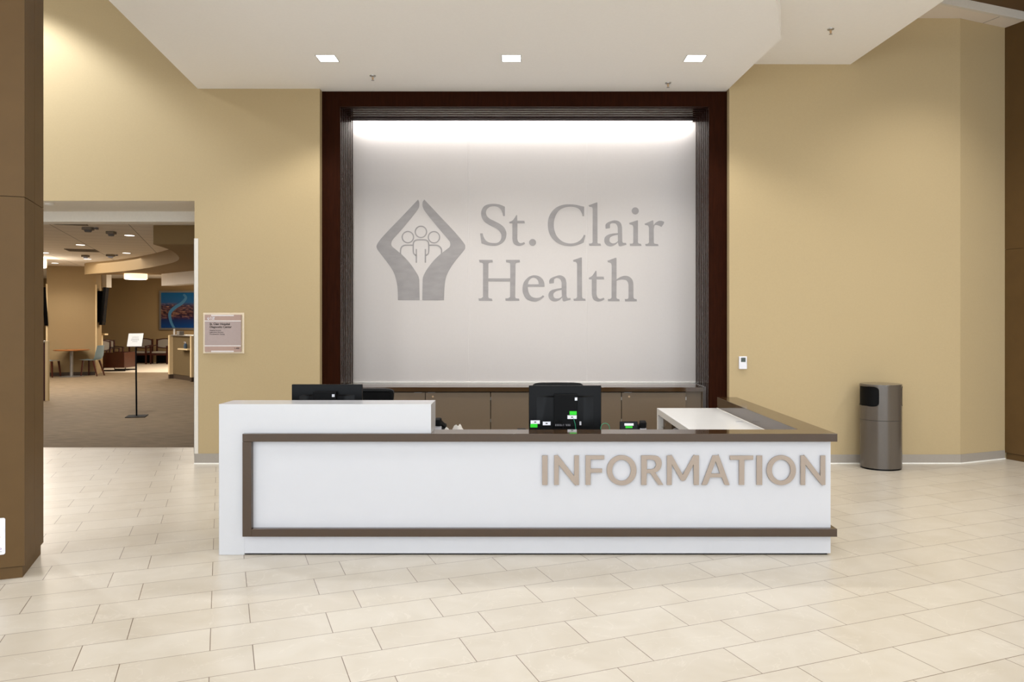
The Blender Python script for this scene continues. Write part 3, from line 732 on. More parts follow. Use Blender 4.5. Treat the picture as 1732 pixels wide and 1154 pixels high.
# ================================================================== TASK CHAIRS
def task_chair(label, x, y, rz, zt_, bw, mesh_back):
    o = thing('task_chair', label, 'chair', (x, y, 0), rz, world=False); WORLD[o.name] = Vector((0, 0, 0))
    # local: sitter faces -Y, back at +Y
    b = B(); obox(b, (0, 0, .49), (.50, .48, .07), Matrix.Identity(3)); mk('seat', b, 'black_matte', o, bevel=.03, seg=3)
    w = bw/2; zb = .60
    def outline(off=0):
        pts = []
        for k in range(13):
            t = k/12; ang = math.pi*t
            pts.append((-(w-off)*math.copysign(abs(math.cos(ang))**.35, math.cos(ang)), zt_-off-.045*(1-math.sin(ang)**.5)))
        return [(w*-.86, zb+off)]+pts+[(w*.86, zb+off)]
    def curved(me):
        for v in me.vertices: v.co.y += .27-.5*(v.co.x**2)+.06*(v.co.z-zb)
        return me
    mk('back_frame', curved(fill_mesh([outline(), outline(.025)], .03, 0)), 'black', o)
    mk('back_mesh', curved(fill_mesh([outline(.02)], .008, -.008)), 'mesh' if mesh_back else 'black_matte', o)
    b = B()
    if mesh_back:
        for k in range(-6, 7): xx = k*bw/15; tube(b, [(xx, .255-.5*xx*xx, zb+.05), (xx, .26-.5*xx*xx+.06*(zt_-zb), zt_-.05)], .003, 6)
        mk('back_rib', b, 'greyplastic', o)
    else: b.free()
    b = B(); tube(b, [(0, .12, .44), (0, .29, .5), (0, .31, .62), (0, .30, .75)], .02, 10); mk('back_support', b, 'black', o)
    for s in (-1, 1):
        b = B(); obox(b, (s*.325, -.02, .70), (.085, .26, .03), Matrix.Identity(3)); a = mk('armrest', b, 'black_matte', o, bevel=.013, seg=3)
        b = B(); tube(b, [(s*.21, .02, .46), (s*.30, .02, .47), (s*.325, .02, .55), (s*.325, .02, .69)], .016, 10); mk('armrest_post', b, 'black', a)
    b = B(); cyl(b, (0, 0), .03, .12, .46, 20); mk('gas_column', b, 'chrome', o)
    for k in range(5):
        a = 2*math.pi*k/5+.3; b = B(); beam(b, (0, 0, .12), (.30*math.cos(a), .30*math.sin(a), .075), .05, .04, .03, .025); l = mk('base_leg', b, 'black', o, bevel=.005)
        b = B(); bmesh.ops.create_cone(b, cap_ends=True, segments=20, radius1=.032, radius2=.032, depth=.04, matrix=Matrix.Translation((.30*math.cos(a), .30*math.sin(a), .033)) @ Matrix.Rotation(a, 4, 'Z') @ Matrix.Rotation(math.pi/2, 4, 'X')); mk('caster', b, 'black', l)
    return o
task_chair('black high back task chair with wide armrests behind the large monitor', P(946, 0, 6.62).x, 6.62, 0, 1.102, .455, False)
task_chair('black mesh back task chair behind the monitor on the raised ledge side', P(612, 0, 6.75).x, 6.78, math.radians(-4), 1.035, .44, True)

# ================================================================== THERMOSTAT, PLAQUE, BIN
t0, t1 = P(1249.3, 603, YW), P(1262.4, 624.3, YW)
o = thing('thermostat', 'white wall thermostat with dark screen to the right of the wood portal', 'thermostat', ((t0.x+t1.x)/2, YW, t1.z))
b = B(); box(b, t0.x, t1.x, YW-.026, YW-.0005+.002, t1.z, t0.z); mk('thermostat_case', b, 'label', o, bevel=.003)
s0_, s1_ = P(1252.2, 605, YW), P(1260, 612.3, YW)
b = B(); box(b, s0_.x, s1_.x, YW-.0275, YW-.0262, s1_.z, s0_.z); mk('display', b, mat('lcd_green_grey', (48, 56, 42), .2), o)

# trash can
cc = (4.03, 8.635); a_, b_ = .222, .20
can = thing('trash_can', 'oval grey metal trash can with black side opening against the tan wall', 'trash can', (cc[0], cc[1], 0))
def shell(bm, z0, z1, holes=()):
    seg = 144
    zs = {z0, z1}
    for h in holes:
        for k in range(25): zs.add(round(h[2]+(h[3]-h[2])*k/24, 5))
    zs = sorted(zs); ang = [2*math.pi*i/seg for i in range(seg)]
    for za, zb in zip(zs[:-1], zs[1:]):
        for i in range(seg):
            am = ang[i]+math.pi/seg; zm = (za+zb)/2; skip = False
            for h in holes:
                da = (am-h[0]+math.pi) % (2*math.pi)-math.pi
                if abs(da/h[1])**7+abs((zm-(h[2]+h[3])/2)/((h[3]-h[2])/2))**7 < 1: skip = True
            if skip: continue
            q = [(ang[i], za), (ang[(i+1) % seg], za), (ang[(i+1) % seg], zb), (ang[i], zb)]
            bm.faces.new([bm.verts.new((cc[0]+a_*math.cos(t), cc[1]+b_*math.sin(t), z)) for t, z in q])
    bmesh.ops.remove_doubles(bm, verts=bm.verts, dist=1e-5)
HZ = (.705, .92)
b = B(); shell(b, .018, .545); mk('lower_body', b, 'can', can)
b = B(); lathe(b, [(1, .545), (.995, .5465), (.995, .549), (1, .5505)], cc, 96, a_, b_); mk('body_seam', b, 'taupe_dark', can)
b = B(); shell(b, .5505, .935, [(math.radians(186), math.radians(56), *HZ), (math.radians(-7), math.radians(30), *HZ)]); mk('upper_hood', b, 'can', can)
b = B(); lathe(b, [(1.0, .935), (1.0, .940), (.985, .945), (0, .949)], cc, 96, a_, b_); mk('lid', b, 'can', can)
b = B(); lathe(b, [(.985, .56), (.985, .933)], cc, 64, a_, b_); mk('inner_liner', b, 'black_matte', can)
b = B(); lathe(b, [(.97, 0), (.97, .018)], cc, 64, a_, b_); mk('foot_ring', b, 'black', can)
b = B()
def rim(bm, ac, hw):
    P3 = []; hz = (HZ[1]-HZ[0])/2; zc = (HZ[0]+HZ[1])/2
    for t in range(64):
        a = 2*math.pi*t/64; c, d = math.cos(a), math.sin(a)
        th = ac+hw*math.copysign(abs(c)**(2/7), c); z = zc+hz*math.copysign(abs(d)**(2/7), d)
        P3.append((cc[0]+(a_+.001)*math.cos(th), cc[1]+(b_+.001)*math.sin(th), z))
    tube(bm, P3+[P3[0]], .0035, 6)
rim(b, math.radians(186), math.radians(56)); rim(b, math.radians(-7), math.radians(30)); mk('opening_rim', b, 'black', can)

# wall plaque
YS = YW
pl = thing('directory_plaque', 'square mauve directory plaque on a clear backing beside the opening', 'sign', (P(379, 0, YS).x, YS, P(0, 598, YS).z))
def pr(px0, py0, px1, py1, y0, y1, nm, m, par, bev=0, lab=None):
    a, c = P(px0, py0, YS), P(px1, py1, YS); b = B(); box(b, a.x, c.x, y0, y1, c.z, a.z); s = mk(nm, b, m, par, bevel=bev)
    if lab: s['label'] = lab
    return s
pr(344, 529, 413.6, 598, YS-.006, YS+.001, 'acrylic_backing', 'acrylic', pl, .0015)
fc = pr(347.8, 532.5, 409, 595.3, YS-.024, YS-.0065, 'plaque_face', 'plaque', pl, .001)
pr(347.9, 532.6, 408.9, 542.0, YS-.0248, YS-.0241, 'header_band', 'plaque_dark', fc)
pr(347.9, 586.2, 408.9, 595.2, YS-.0248, YS-.0241, 'footer_band', 'plaque_dark', fc)
pr(347.9, 542.2, 408.9, 544.0, YS-.026, YS-.0241, 'silver_rule', 'plaque_bar', fc)
pr(347.9, 584.2, 408.9, 586.0, YS-.026, YS-.0241, 'silver_rule', 'plaque_bar', fc)
pr(358.7, 532.7, 396.8, 535.0, YS-.027, YS-.0249, 'silver_bar', 'plaque_bar', fc)
pr(358.7, 593.2, 396.8, 595.6, YS-.027, YS-.0249, 'silver_bar', 'plaque_bar', fc)
def pt(s, px, py, hpx, m, bold=0, y=.0241, width=None):
    p = P(px, py, YS); sz = hpx/F*YS/.72
    me = text_mesh(s, p.x, p.z, sz, YS-y, .0012, bold)
    if width:
        xs_ = [v.co.x for v in me.vertices]; k = (width/F*YS)/(max(xs_)-min(xs_))
        for v in me.vertices: v.co.x = p.x+(v.co.x-p.x)*k
    mk('lettering', me, m, fc)
pt('St. Clair Hospital', 356, 549.8, 3.6, 'ink', .0008, width=34)
pt('Diagnostic Center', 356, 554.8, 3.6, 'ink', .0008, width=37)
pt('Imaging Services', 356, 559.6, 2.1, 'ink', width=19)
pt('Laboratory Services', 356, 562.9, 2.1, 'ink', width=23)
pt('Pre-admission Testing', 356, 566.2, 2.1, 'ink', width=25)
pt('1.400', 397.5, 590.3, 2.4, 'ink', .0006, .0249, width=8)
pt('St. Clair', 357, 538.0, 2.2, 'label', .0006, .0249, width=8)
pt('Health', 357, 540.8, 2.2, 'label', .0006, .0249, width=7)
hs = [[(q[0], q[1]) for q in smooth_loop(parse(h), 3)] for h in (hl, hr)]
me = fill_mesh([[(P(351.8+q[0]/1033*4.4, 0, YS).x, P(0, 536.2+q[1]/1154*5.2, YS).z) for q in l] for l in hs], .001, YS-.0249)
mk('small_emblem', me, 'label', fc)

# ================================================================== CEILING LIGHTS, SPRINKLERS
def spot(name, loc, power, size=120, blend=.6, col=(1, .93, .83), rad=.08, rot=(0, 0, 0)):
    l = bpy.data.lights.new(name, 'SPOT'); l.energy = power; l.color = col; l.spot_size = math.radians(size); l.spot_blend = blend; l.shadow_soft_size = rad
    o = bpy.data.objects.new(name, l); o.location = loc; o.rotation_euler = rot; C.objects.link(o); return o
def area(name, loc, sx, sy, power, rot=(0, 0, 0), col=(1, .93, .83), spread=180):
    l = bpy.data.lights.new(name, 'AREA'); l.shape = 'RECTANGLE'; l.size = sx; l.size_y = sy; l.energy = power; l.color = col; l.spread = math.radians(spread)
    o = bpy.data.objects.new(name, l); o.location = loc; o.rotation_euler = rot; C.objects.link(o); return o
def downlight(label, x, y, z, s, group=None, m='lamp'):
    o = thing('recessed_downlight', label, 'ceiling light', (x, y, z), group=group, world=False); WORLD[o.name] = Vector((0, 0, 0))
    h = s/2
    b = B()
    for x0, x1, y0, y1 in ((-h-.008, -h, -h-.008, h+.008), (h, h+.008, -h-.008, h+.008), (-h, h, -h-.008, -h), (-h, h, h, h+.008)): box(b, x0, x1, y0, y1, -.003, .0)
    mk('bezel', b, 'metal', o)
    b = B(); box(b, -h, h, -h, h, -.0012, -.0004); mk('diffuser', b, m, o)
    return o
LX = ((-1.985, 'left'), (-.108, 'middle'), (1.762, 'right'))
for (x, n) in LX:
    downlight('square recessed downlight, %s of the three in the lobby ceiling' % n, x, 7.835, ZC, .185, 'square downlights in front of the logo wall')
    spot('downlight_lamp', (x, 7.835, ZC-.03), 100, 128, .45, col=(1, .98, .93))
for x, y in ((-2.2, 4.4), (-.3, 4.4), (.9, 4.4)):
    spot('downlight_lamp', (x, y, ZC-.03), 28, 130, .6, col=(1, 1, 1))
def sprinkler(label, px, py, zc):
    Y = F*(zc-H)/(CY-py); x = (px-CX)/F*Y
    o = thing('fire_sprinkler', label, 'sprinkler', (x, Y, zc), world=False, group=None); WORLD[o.name] = Vector((0, 0, 0))
    b = B(); lathe(b, [(.0, .0), (.034, .0), (.032, -.008), (.018, -.012), (0, -.012)], (0, 0), 24); mk('escutcheon', b, 'metal', o)
    b = B(); cyl(b, (0, 0), .007, -.05, -.011, 12); beam(b, (-.012, 0, -.02), (-.006, 0, -.045), .003, .003); beam(b, (.012, 0, -.02), (.006, 0, -.045), .003, .003); mk('nozzle', b, 'brass', o)
    b = B(); cyl(b, (0, 0), .016, -.054, -.051, 16); mk('deflector', b, 'metal', o)
sprinkler('small ceiling sprinkler between the left and middle square downlights', 630.5, 128, ZC)
sprinkler('small ceiling sprinkler near the right end of the wood portal', 1130, 140, ZC)
sprinkler('small ceiling sprinkler on the higher white ceiling at upper right', 1405, 49, 4.614)
q = P(84.5, 343.5, 9.0)
b = B(); lathe(b, [(.05, 3.0305), (.05, 3.015), (.03, 3.005), (0, 3.005)], (-799/F*9.03, 9.03), 24)
tag(mk('ceiling_detector', b, 'white_trim'), 'tiny round detector under the lintel of the wide opening', 'detector')

# ================================================================== SIGN STAND
Ys = 13.2; c0 = FL(231, 704.5)
st = thing('sign_stand', 'black pedestal sign stand holding a white notice sheet in the opening', 'sign stand', (c0.x, c0.y, 0))
A_, B_, C_, D_ = FL(211, 707.3), FL(245, 706.6), FL(251, 702.2), FL(217.5, 703.2)
b = B(); prism(b, [(v.x, v.y) for v in (A_, B_, C_, D_)], 0, .012); mk('base_plate', b, 'black_matte', st, bevel=.002)
b = B(); zt2 = P(0, 586, c0.y).z; tube(b, [(c0.x, c0.y, .01), (c0.x-.012, c0.y, zt2-.02)], .014, 16); mk('pole', b, 'black', st)
s = [P(214.5, 586.3, c0.y-.06), P(239.6, 586.0, c0.y-.06), P(242.8, 564, c0.y+.06), P(217.8, 564.4, c0.y+.06)]
nn = (s[1]-s[0]).cross(s[3]-s[0]).normalized()
def slab(bm, s, t):
    f = [bm.verts.new(v) for v in s]; k = [bm.verts.new(v-nn*t) for v in s]
    bm.faces.new(f); bm.faces.new(k[::-1])
    for i in range(4): bm.faces.new((f[i], f[(i+1) % 4], k[(i+1) % 4], k[i]))
b = B(); slab(b, [v-nn*.004 for v in s], .012); hd = mk('sheet_holder', b, 'black_matte', st)
b = B(); slab(b, [v+nn*.001 for v in s], .004); sh = mk('notice_sheet', b, 'paper', st)
for i, (t, w) in enumerate(((.28, .44), (.41, .5), (.50, .56), (.62, .36))):
    top = s[3].lerp(s[0], t); topr = s[2].lerp(s[1], t); dn = (s[0]-s[3]).normalized()*.006
    l0, l1 = top.lerp(topr, .5-w/2), top.lerp(topr, .5+w/2)
    b = B(); nseg = 5
    for k in range(nseg):
        a0, a1 = l0.lerp(l1, k/nseg), l0.lerp(l1, (k+.82)/nseg)
        b.faces.new([b.verts.new(v+nn*.0022) for v in (a0, a0+dn, a1+dn, a1)])
    mk('printed_line', b, 'greyplastic', sh)

# ================================================================== FAR ROOM FURNITURE
# round table
tc_ = FL(121, 637.2)
tb = thing('round_table', 'small round wood topped table on a steel pedestal by the far wall block', 'table', (tc_.x, tc_.y, 0))
b = B(); lathe(b, [(0, .755), (.44, .755), (.46, .765), (.46, .785), (0, .785)], (tc_.x, tc_.y), 48); mk('tabletop', b, 'lightwood', tb)
b = B(); cyl(b, (tc_.x, tc_.y), .045, .02, .755, 24); mk('pedestal', b, 'metal', tb)
b = B(); lathe(b, [(0, 0), (.32, 0), (.32, .012), (.06, .025), (0, .025)], (tc_.x, tc_.y), 40); mk('base', b, 'metal', tb)
def shell_chair(label, x, y, rz):
    o = thing('side_chair', label, 'chair', (x, y, 0), rz, group='pale blue chairs at the round table', world=False); WORLD[o.name] = Vector((0, 0, 0))
    # local: faces -X ; side profile in XZ
    prof = crom([(-.25, .485), (-.15, .470), (0, .462), (.12, .468), (.19, .50), (.235, .58), (.265, .72), (.30, .90)], False, 5)
    b = B(); rows = []
    for i, p in enumerate(prof):
        t = i/(len(prof)-1); w = .235 if t < .8 else .235-.05*((t-.8)/.2)
        row = []
        for j in range(11):
            u = -1+2*j/10; zz = p.y+.012*u*u*(1-t); xx = p.x-.03*u*u*t
            row.append(b.verts.new((xx, u*w, zz)))
        rows.append(row)
    for r0, r1 in zip(rows[:-1], rows[1:]):
        for j in range(10): b.faces.new((r0[j], r0[j+1], r1[j+1], r1[j]))
    bmesh.ops.solidify(b, geom=b.faces[:], thickness=.03)
    mk('seat_shell', b, 'blueseat', o)
    for sx, sy in ((-1, -1), (-1, 1), (1, -1), (1, 1)):
        b = B(); tx = -.16 if sx < 0 else .14; bx = -.20 if sx < 0 else .27
        beam(b, (tx, sy*.16, .455), (bx, sy*.20, 0), .045, .045, .026, .026); mk('leg', b, 'redwood', o)
    return o
q = FL(155, 636); shell_chair('pale blue shell chair with wood legs to the right of the round table', q.x, q.y, 0)
q = FL(84, 638); shell_chair('pale blue shell chair with wood legs to the left of the round table', q.x, q.y, math.pi)

def arm_chair(label, x, y, rz, group='wood framed waiting chairs'):
    o = thing('waiting_chair', label, 'chair', (x, y, 0), rz, group=group, world=False); WORLD[o.name] = Vector((0, 0, 0))
    # faces -Y
    b = B(); box(b, -.27, .27, -.26, .22, .40, .47); mk('seat_cushion', b, 'greyseat', o, bevel=.025, seg=3)
    def bk(off):
        pts = [(-.30+off, .60+off)]
        for k in range(9): t = k/8; pts.append((-.30+off+(.60-2*off)*t, .90-off+.055*math.sin(math.pi*t)))
        pts.append((.30-off, .60+off)); 
        for k in range(1, 8): t = k/8; pts.append((.30-off-(.60-2*off)*t, .60+off-.035*math.sin(math.pi*t)))
        return pts
    me = fill_mesh([bk(0), bk(.035)], .045, .29); mk('back_frame', me, 'darkwood', o)
    mk('back_cushion', fill_mesh([bk(.033)], .05, .295), 'greyseat', o)
    for s_ in (-1, 1):
        b = B(); box(b, s_*.305-.022, s_*.305+.022, -.27, -.225, 0, .66); mk('front_leg', b, 'darkwood', o)
        b = B(); box(b, s_*.305-.022, s_*.305+.022, .23, .29, 0, .92); mk('rear_leg', b, 'darkwood', o)
        b = B(); beam(b, (s_*.305, -.30, .665), (s_*.305, .28, .70), .06, .03); mk('armrest', b, 'darkwood', o, bevel=.006)
        b = B(); box(b, s_*.305-.015, s_*.305+.015, -.22, .23, .33, .40); mk('side_rail', b, 'darkwood', o)
    b = B(); box(b, -.285, .285, -.262, -.235, .33, .40); mk('front_rail', b, 'darkwood', o)
    b = B(); box(b, -.285, .285, .2, .225, .02, .40); mk('lower_panel', b, 'black_matte', o)
    return o
yb = 28.7
arm_chair('grey backed wood waiting chair half hidden behind the white notice sheet', P(238.5, 0, yb).x, yb, 0)
arm_chair('grey backed wood waiting chair under the blue picture beside the cream partition', P(274, 0, yb).x, yb, 0)
arm_chair('wood waiting chair in side view with pale back, nearer of the two by the lounge', P(180, 0, 26.2).x, 26.2, math.radians(62), 'side view waiting chairs')
arm_chair('wood waiting chair in side view with pale back, farther of the two by the lounge', P(187, 0, 27.3).x, 27.3, math.radians(62), 'side view waiting chairs')
# lounge with cherry side panel on a black sled base
yl = 24.6; x0, x1 = P(172, 0, yl).x, P(210, 0, yl).x
lo = thing('lounge_seat', 'cherry wood sided lounge seat on a black sled base behind the blue chair', 'lounge chair', ((x0+x1)/2, yl+.3, 0))
b = B(); box(b, x0, x1, yl, yl+.03, .11, .60); mk('side_panel', b, 'redwood', lo, bevel=.004)
b = B(); box(b, x0, x1, yl+.72, yl+.75, .11, .60); mk('side_panel', b, 'redwood', lo, bevel=.004)
b = B(); box(b, x0+.02, x1-.02, yl+.031, yl+.719, .2, .56); mk('seat_cushion', b, 'greyseat', lo, bevel=.02)
b = B(); box(b, x1-.019, x1+.002, yl+.0305, yl+.7195, .11, .60); mk('end_panel', b, 'redwood', lo, bevel=.004)
for yy in (yl+.03, yl+.7):
    b = B(); tube(b, [(x0+.04, yy, .11), (x0+.04, yy, .02), (x1+.02, yy, .02), (x1+.02, yy, .11)], .018, 8); mk('sled_base', b, 'black_matte', lo)

# partition desk with cream end posts
pA, pB = FL(288, 640.5), FL(325, 646)
d2 = Vector((pB.x-pA.x, pB.y-pA.y)).normalized(); n2_ = Vector((d2.y, -d2.x))
a2, b2 = Vector((pA.x, pA.y)), Vector((pB.x, pB.y))
pd = thing('partition_desk', 'low tan partition desk with cream end posts in the far room', 'partition', (pA.x, pA.y, 0))
zp = 1.20
b = B(); w0 = a2-n2_*.06; w1 = b2-n2_*.06
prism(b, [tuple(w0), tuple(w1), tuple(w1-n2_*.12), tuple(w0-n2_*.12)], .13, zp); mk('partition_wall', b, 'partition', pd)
b = B(); prism(b, [tuple(w0-n2_*.01), tuple(w1-n2_*.01), tuple(w1-n2_*.11), tuple(w0-n2_*.11)], 0, .13); mk('dark_kick', b, 'kick', pd)
for q in (a2, b2):
    b = B(); prism(b, [tuple(q-d2*.045+n2_*.04), tuple(q+d2*.045+n2_*.04), tuple(q+d2*.045-n2_*.5), tuple(q-d2*.045-n2_*.5)], .12, zp+.02); mk('end_post', b, 'cream', pd)
    b = B(); prism(b, [tuple(q-d2*.043+n2_*.038), tuple(q+d2*.043+n2_*.038), tuple(q+d2*.043-n2_*.49), tuple(q-d2*.043-n2_*.49)], 0, .119); mk('post_foot', b, 'kick', pd)
b = B(); prism(b, [tuple(a2+d2*.05-n2_*.0), tuple(b2-d2*.05), tuple(b2-d2*.05-n2_*.45), tuple(a2+d2*.05-n2_*.45)], zp+.001, zp+.03); mk('desk_top', b, 'metal', pd)
b = B(); sA = a2.lerp(b2, .52); sB = a2.lerp(b2, .955); prism(b, [tuple(sA+n2_*.16-n2_*.06), tuple(sB+n2_*.16-n2_*.06), tuple(sB-n2_*.06), tuple(sA-n2_*.06)], .84, .875); mk('side_shelf', b, 'cream', pd)
q = a2.lerp(b2, .76)+n2_*.03
bo = thing('sanitizer_bottle', 'blue pump bottle on the small shelf of the far partition desk', 'bottle', (q.x, q.y, .876), world=False); WORLD[bo.name] = Vector((0, 0, 0))
b = B(); lathe(b, [(0, 0), (.042, 0), (.045, .01), (.045, .11), (.02, .14), (0, .14)], (0, 0), 20); mk('bottle_body', b, 'bottle', bo)
b = B(); cyl(b, (0, 0), .012, .14, .175, 12); beam(b, (0, 0, .175), (-.05, 0, .172), .014, .012); mk('pump_head', b, 'label', bo)
q = a2.lerp(b2, .10)-n2_*.05
b = B(); obox(b, (q.x, q.y, zp+.115), (.045, .02, .17), Matrix.Rotation(.5, 3, 'Z')); tag(mk('card_stand', b, 'paper'), 'upright white card at the left end of the partition desk top', 'card')
q = a2.lerp(b2, .30)-n2_*.1
b = B(); obox(b, (q.x, q.y, zp+.085), (.20, .13, .11), Matrix.Rotation(math.atan2(d2.y, d2.x), 3, 'Z')); tag(mk('tissue_box', b, 'greyseat', bevel=.005), 'pale tissue box on top of the partition desk beside the card', 'tissue box')
# picture -----------------------------------------------------------
def picture_mat():
    m = bpy.data.materials.new('waterfront_print'); m.use_nodes = True
    nt = m.node_tree; N = nt.nodes; L = nt.links; b = N['Principled BSDF']
    tc = N.new('ShaderNodeTexCoord'); sp = N.new('ShaderNodeSeparateXYZ'); L.new(tc.outputs['Generated'], sp.inputs[0])
    r = N.new('ShaderNodeValToRGB'); e = r.color_ramp.elements
    e[0].position = 0; e[0].color = lin((8, 60, 120))+(1,); e[1].position = 1; e[1].color = lin((20, 95, 150))+(1,)
    for p, c in ((.22, (25, 45, 90)), (.30, (40, 25, 60)), (.42, (40, 25, 30)), (.62, (60, 55, 80)), (.72, (40, 90, 140))):
        k = e.new(p); k.color = lin(c)+(1,)
    L.new(sp.outputs['Z'], r.inputs['Fac'])
    vo = N.new('ShaderNodeTexVoronoi'); vo.distance = 'CHEBYCHEV'; vo.inputs['Scale'].default_value = 14
    mp = N.new('ShaderNodeMapping'); mp.inputs['Scale'].default_value = (1, 1, 2.2); L.new(tc.outputs['Generated'], mp.inputs[0]); L.new(mp.outputs[0], vo.inputs['Vector'])
    r2 = N.new('ShaderNodeValToRGB'); e = r2.color_ramp.elements
    e[0].position = 0; e[0].color = lin((200, 150, 120))+(1,); e[1].position = 1; e[1].color = lin((30, 20, 30))+(1,)
    k = e.new(.35); k.color = lin((120, 80, 75))+(1,); k = e.new(.6); k.color = lin((80, 60, 70))+(1,)
    sc = N.new('ShaderNodeSeparateColor'); L.new(vo.outputs['Color'], sc.inputs[0]); L.new(sc.outputs[0], r2.inputs['Fac'])
    band = N.new('ShaderNodeValToRGB'); e = band.color_ramp.elements
    e[0].position = .22; e[0].color = (0, 0, 0, 1); e[1].position = .72; e[1].color = (0, 0, 0, 1)
    k = e.new(.34); k.color = (.4, .4, .4, 1); k = e.new(.62); k.color = (.6, .6, .6, 1)
    L.new(sp.outputs['Z'], band.inputs['Fac'])
    mx = N.new('ShaderNodeMix'); mx.data_type = 'RGBA'
    L.new(band.outputs['Color'], mx.inputs['Factor']); L.new(r.outputs['Color'], mx.inputs['A']); L.new(r2.outputs['Color'], mx.inputs['B'])
    L.new(mx.outputs['Result'], b.inputs['Base Color']); b.inputs['Roughness'].default_value = .25
    return m
yp_ = 29.58; pa, pb = P(270, 492, yp_), P(352, 558, yp_)
pc = thing('framed_picture', 'large silver framed blue waterfront picture on the far wall', 'picture', ((pa.x+pb.x)/2, yp_, pb.z))
w = .07; b = B()
for x0_, x1_, z0_, z1_ in ((pa.x, pa.x+w, pb.z, pa.z), (pb.x-w, pb.x, pb.z, pa.z), (pa.x+w, pb.x-w, pb.z, pb.z+w), (pa.x+w, pb.x-w, pa.z-w, pa.z)): box(b, x0_, x1_, yp_-.05, yp_-.0, z0_, z1_)
mk('picture_frame', b, 'metal', pc)
b = B(); box(b, pa.x+w, pb.x-w, yp_-.03, yp_-.005, pb.z+w, pa.z-w); mk('print', b, picture_mat(), pc)
WORLD[pc.name] = pc.location.copy()
sw = crom([(297, 558), (290, 545), (288, 530), (297, 520), (308, 513), (315, 504), (311, 498)], False, 6)
wds = [3.2+2.2*math.sin(math.pi*i/(len(sw)-1)) for i in range(len(sw))]
L_, Rr = [], []
for i in range(len(sw)):
    t = (sw[min(i+1, len(sw)-1)]-sw[max(i-1, 0)]).normalized(); n = Vector((-t.y, t.x)); L_.append(sw[i]+n*wds[i]/2); Rr.append(sw[i]-n*wds[i]/2)
lp = [(P(v.x, 0, yp_).x, P(0, min(v.y, 555), yp_).z) for v in L_+Rr[::-1]]
mk('pale_swirl', fill_mesh([lp], .002, yp_-.0305), mat('pale_blue_print', (72, 125, 165), .3), pc)

# tilted display screens on the wall block
def tv(label, top, bot, wdir, w, h, tilt_n):
    pass
tvs = thing('wall_display', 'black wall display tilted out from the right side of the far wall block', 'screen', (P(172, 0, 23.6).x, 23.6, P(0, 550, 23.6).z))
def tilt_screen(parent, tx0, tx1, bx0, bx1, ty, by, Y0, Y1):
    b = B(); v = []
    for Y in (Y0, Y1):
        for (px, py) in ((bx0, by), (bx1, by), (tx1, ty), (tx0, ty)):
            p = P(px, py, Y0); v.append(b.verts.new((p.x+(Y-Y0)*-.42, Y, p.z)))
    for f in ((0,1,2,3),(7,6,5,4),(0,4,5,1),(1,5,6,2),(2,6,7,3),(3,7,4,0)): b.faces.new([v[i] for i in f])
    mk('screen_panel', b, 'black', parent)
tilt_screen(tvs, 174.5, 179.5, 167.5, 173, 486, 550, 23.15, 23.9)
b = B(); p, q = P(162.5, 492, 23.2), P(170, 545, 23.2); box(b, p.x, q.x, 23.25, 23.5, q.z, p.z); mk('wall_bracket', b, 'black_matte', tvs)
tvs = thing('wall_display', 'black wall display tilted out from the left side of the far wall block', 'screen', (P(76, 0, 22.6).x, 22.6, P(0, 550, 22.6).z))
tilt_screen(tvs, 70, 77, 75, 81.2, 486, 551, 22.5, 22.62)
b = B(); p, q = P(160.6, 560, 23.2), P(165.5, 565.5, 23.2); box(b, p.x, q.x, 22.98, 23.1, q.z, p.z)
tag(mk('soap_dispenser', b, 'label'), 'small white dispenser on the side of the far wall block', 'dispenser')
b = B(); p, q = P(168, 564.5, 24.5), P(180, 567, 24.5); box(b, p.x, q.x, 24.4, 24.6, q.z, p.z); box(b, p.x, p.x+.06, 24.5, 24.6, 0, q.z)
tag(mk('side_ledge', b, 'cream'), 'pale ledge behind the far wall block', 'ledge')
# reception pod cut off by the left column
Yr = 15.7; xq0, xq1 = P(76.2, 0, Yr).x, P(80.8, 0, Yr).x; zq = P(0, 577, Yr).z
pod = thing('reception_pod', 'maroon counter with a tall cream end panel beside the left column', 'counter', (xq0, Yr, 0))
b = B(); box(b, xq0, xq1, Yr, Yr+.06, 0, zq); mk('end_panel', b, 'cream', pod)
b = B(); box(b, xq0-1.4, xq0-.002, Yr+.01, Yr+.05, .0, zq-.04); mk('counter_front', b, 'maroon', pod)
b = B(); box(b, xq0-1.4, xq0-.002, Yr-.02, Yr+.08, zq-.039, zq); mk('counter_top', b, 'metal', pod)

# far ceiling fixtures ----------------------------------------------
def on_ceiling(px, py, z=ZR): Y = F*(z-H)/(CY-py); return (px-CX)/F*Y, Y
names = ['nearest', 'second nearest', 'third nearest', 'fourth nearest', 'far left', 'leftmost']
for (px, py), nm in zip(((219, 398), (136, 414), (214, 428), (148, 438), (93, 445), (75.5, 427.5)),
    ('to the right of the ceiling sensor, nearest of the far room lights', 'above the dark ceiling vent in the far room', 'just left of the curved soffit in the far room',
     'below the dark ceiling vent in the far room', 'above the far wall block, lowest of the far lights', 'at the column edge in the far room')):
    x, y = on_ceiling(px, py)
    o = thing('round_downlight', 'small round downlight '+nm, 'ceiling light', (x, y, ZR), group='round downlights in the far room', world=False); WORLD[o.name] = Vector((0, 0, 0))
    b = B(); lathe(b, [(.095, -.001), (.095, -.006), (.085, -.006), (.085, -.001)], (0, 0), 28); mk('trim_ring', b, 'white_trim', o)
    b = B(); lathe(b, [(.0, -.007), (.084, -.007), (.084, -.002), (0, -.002)], (0, 0), 28); mk('diffuser', b, 'farlamp', o)
    spot('far_lamp_and_fill', (x, y, ZR-.03), 92, 135, .6, col=(1, .96, .9))
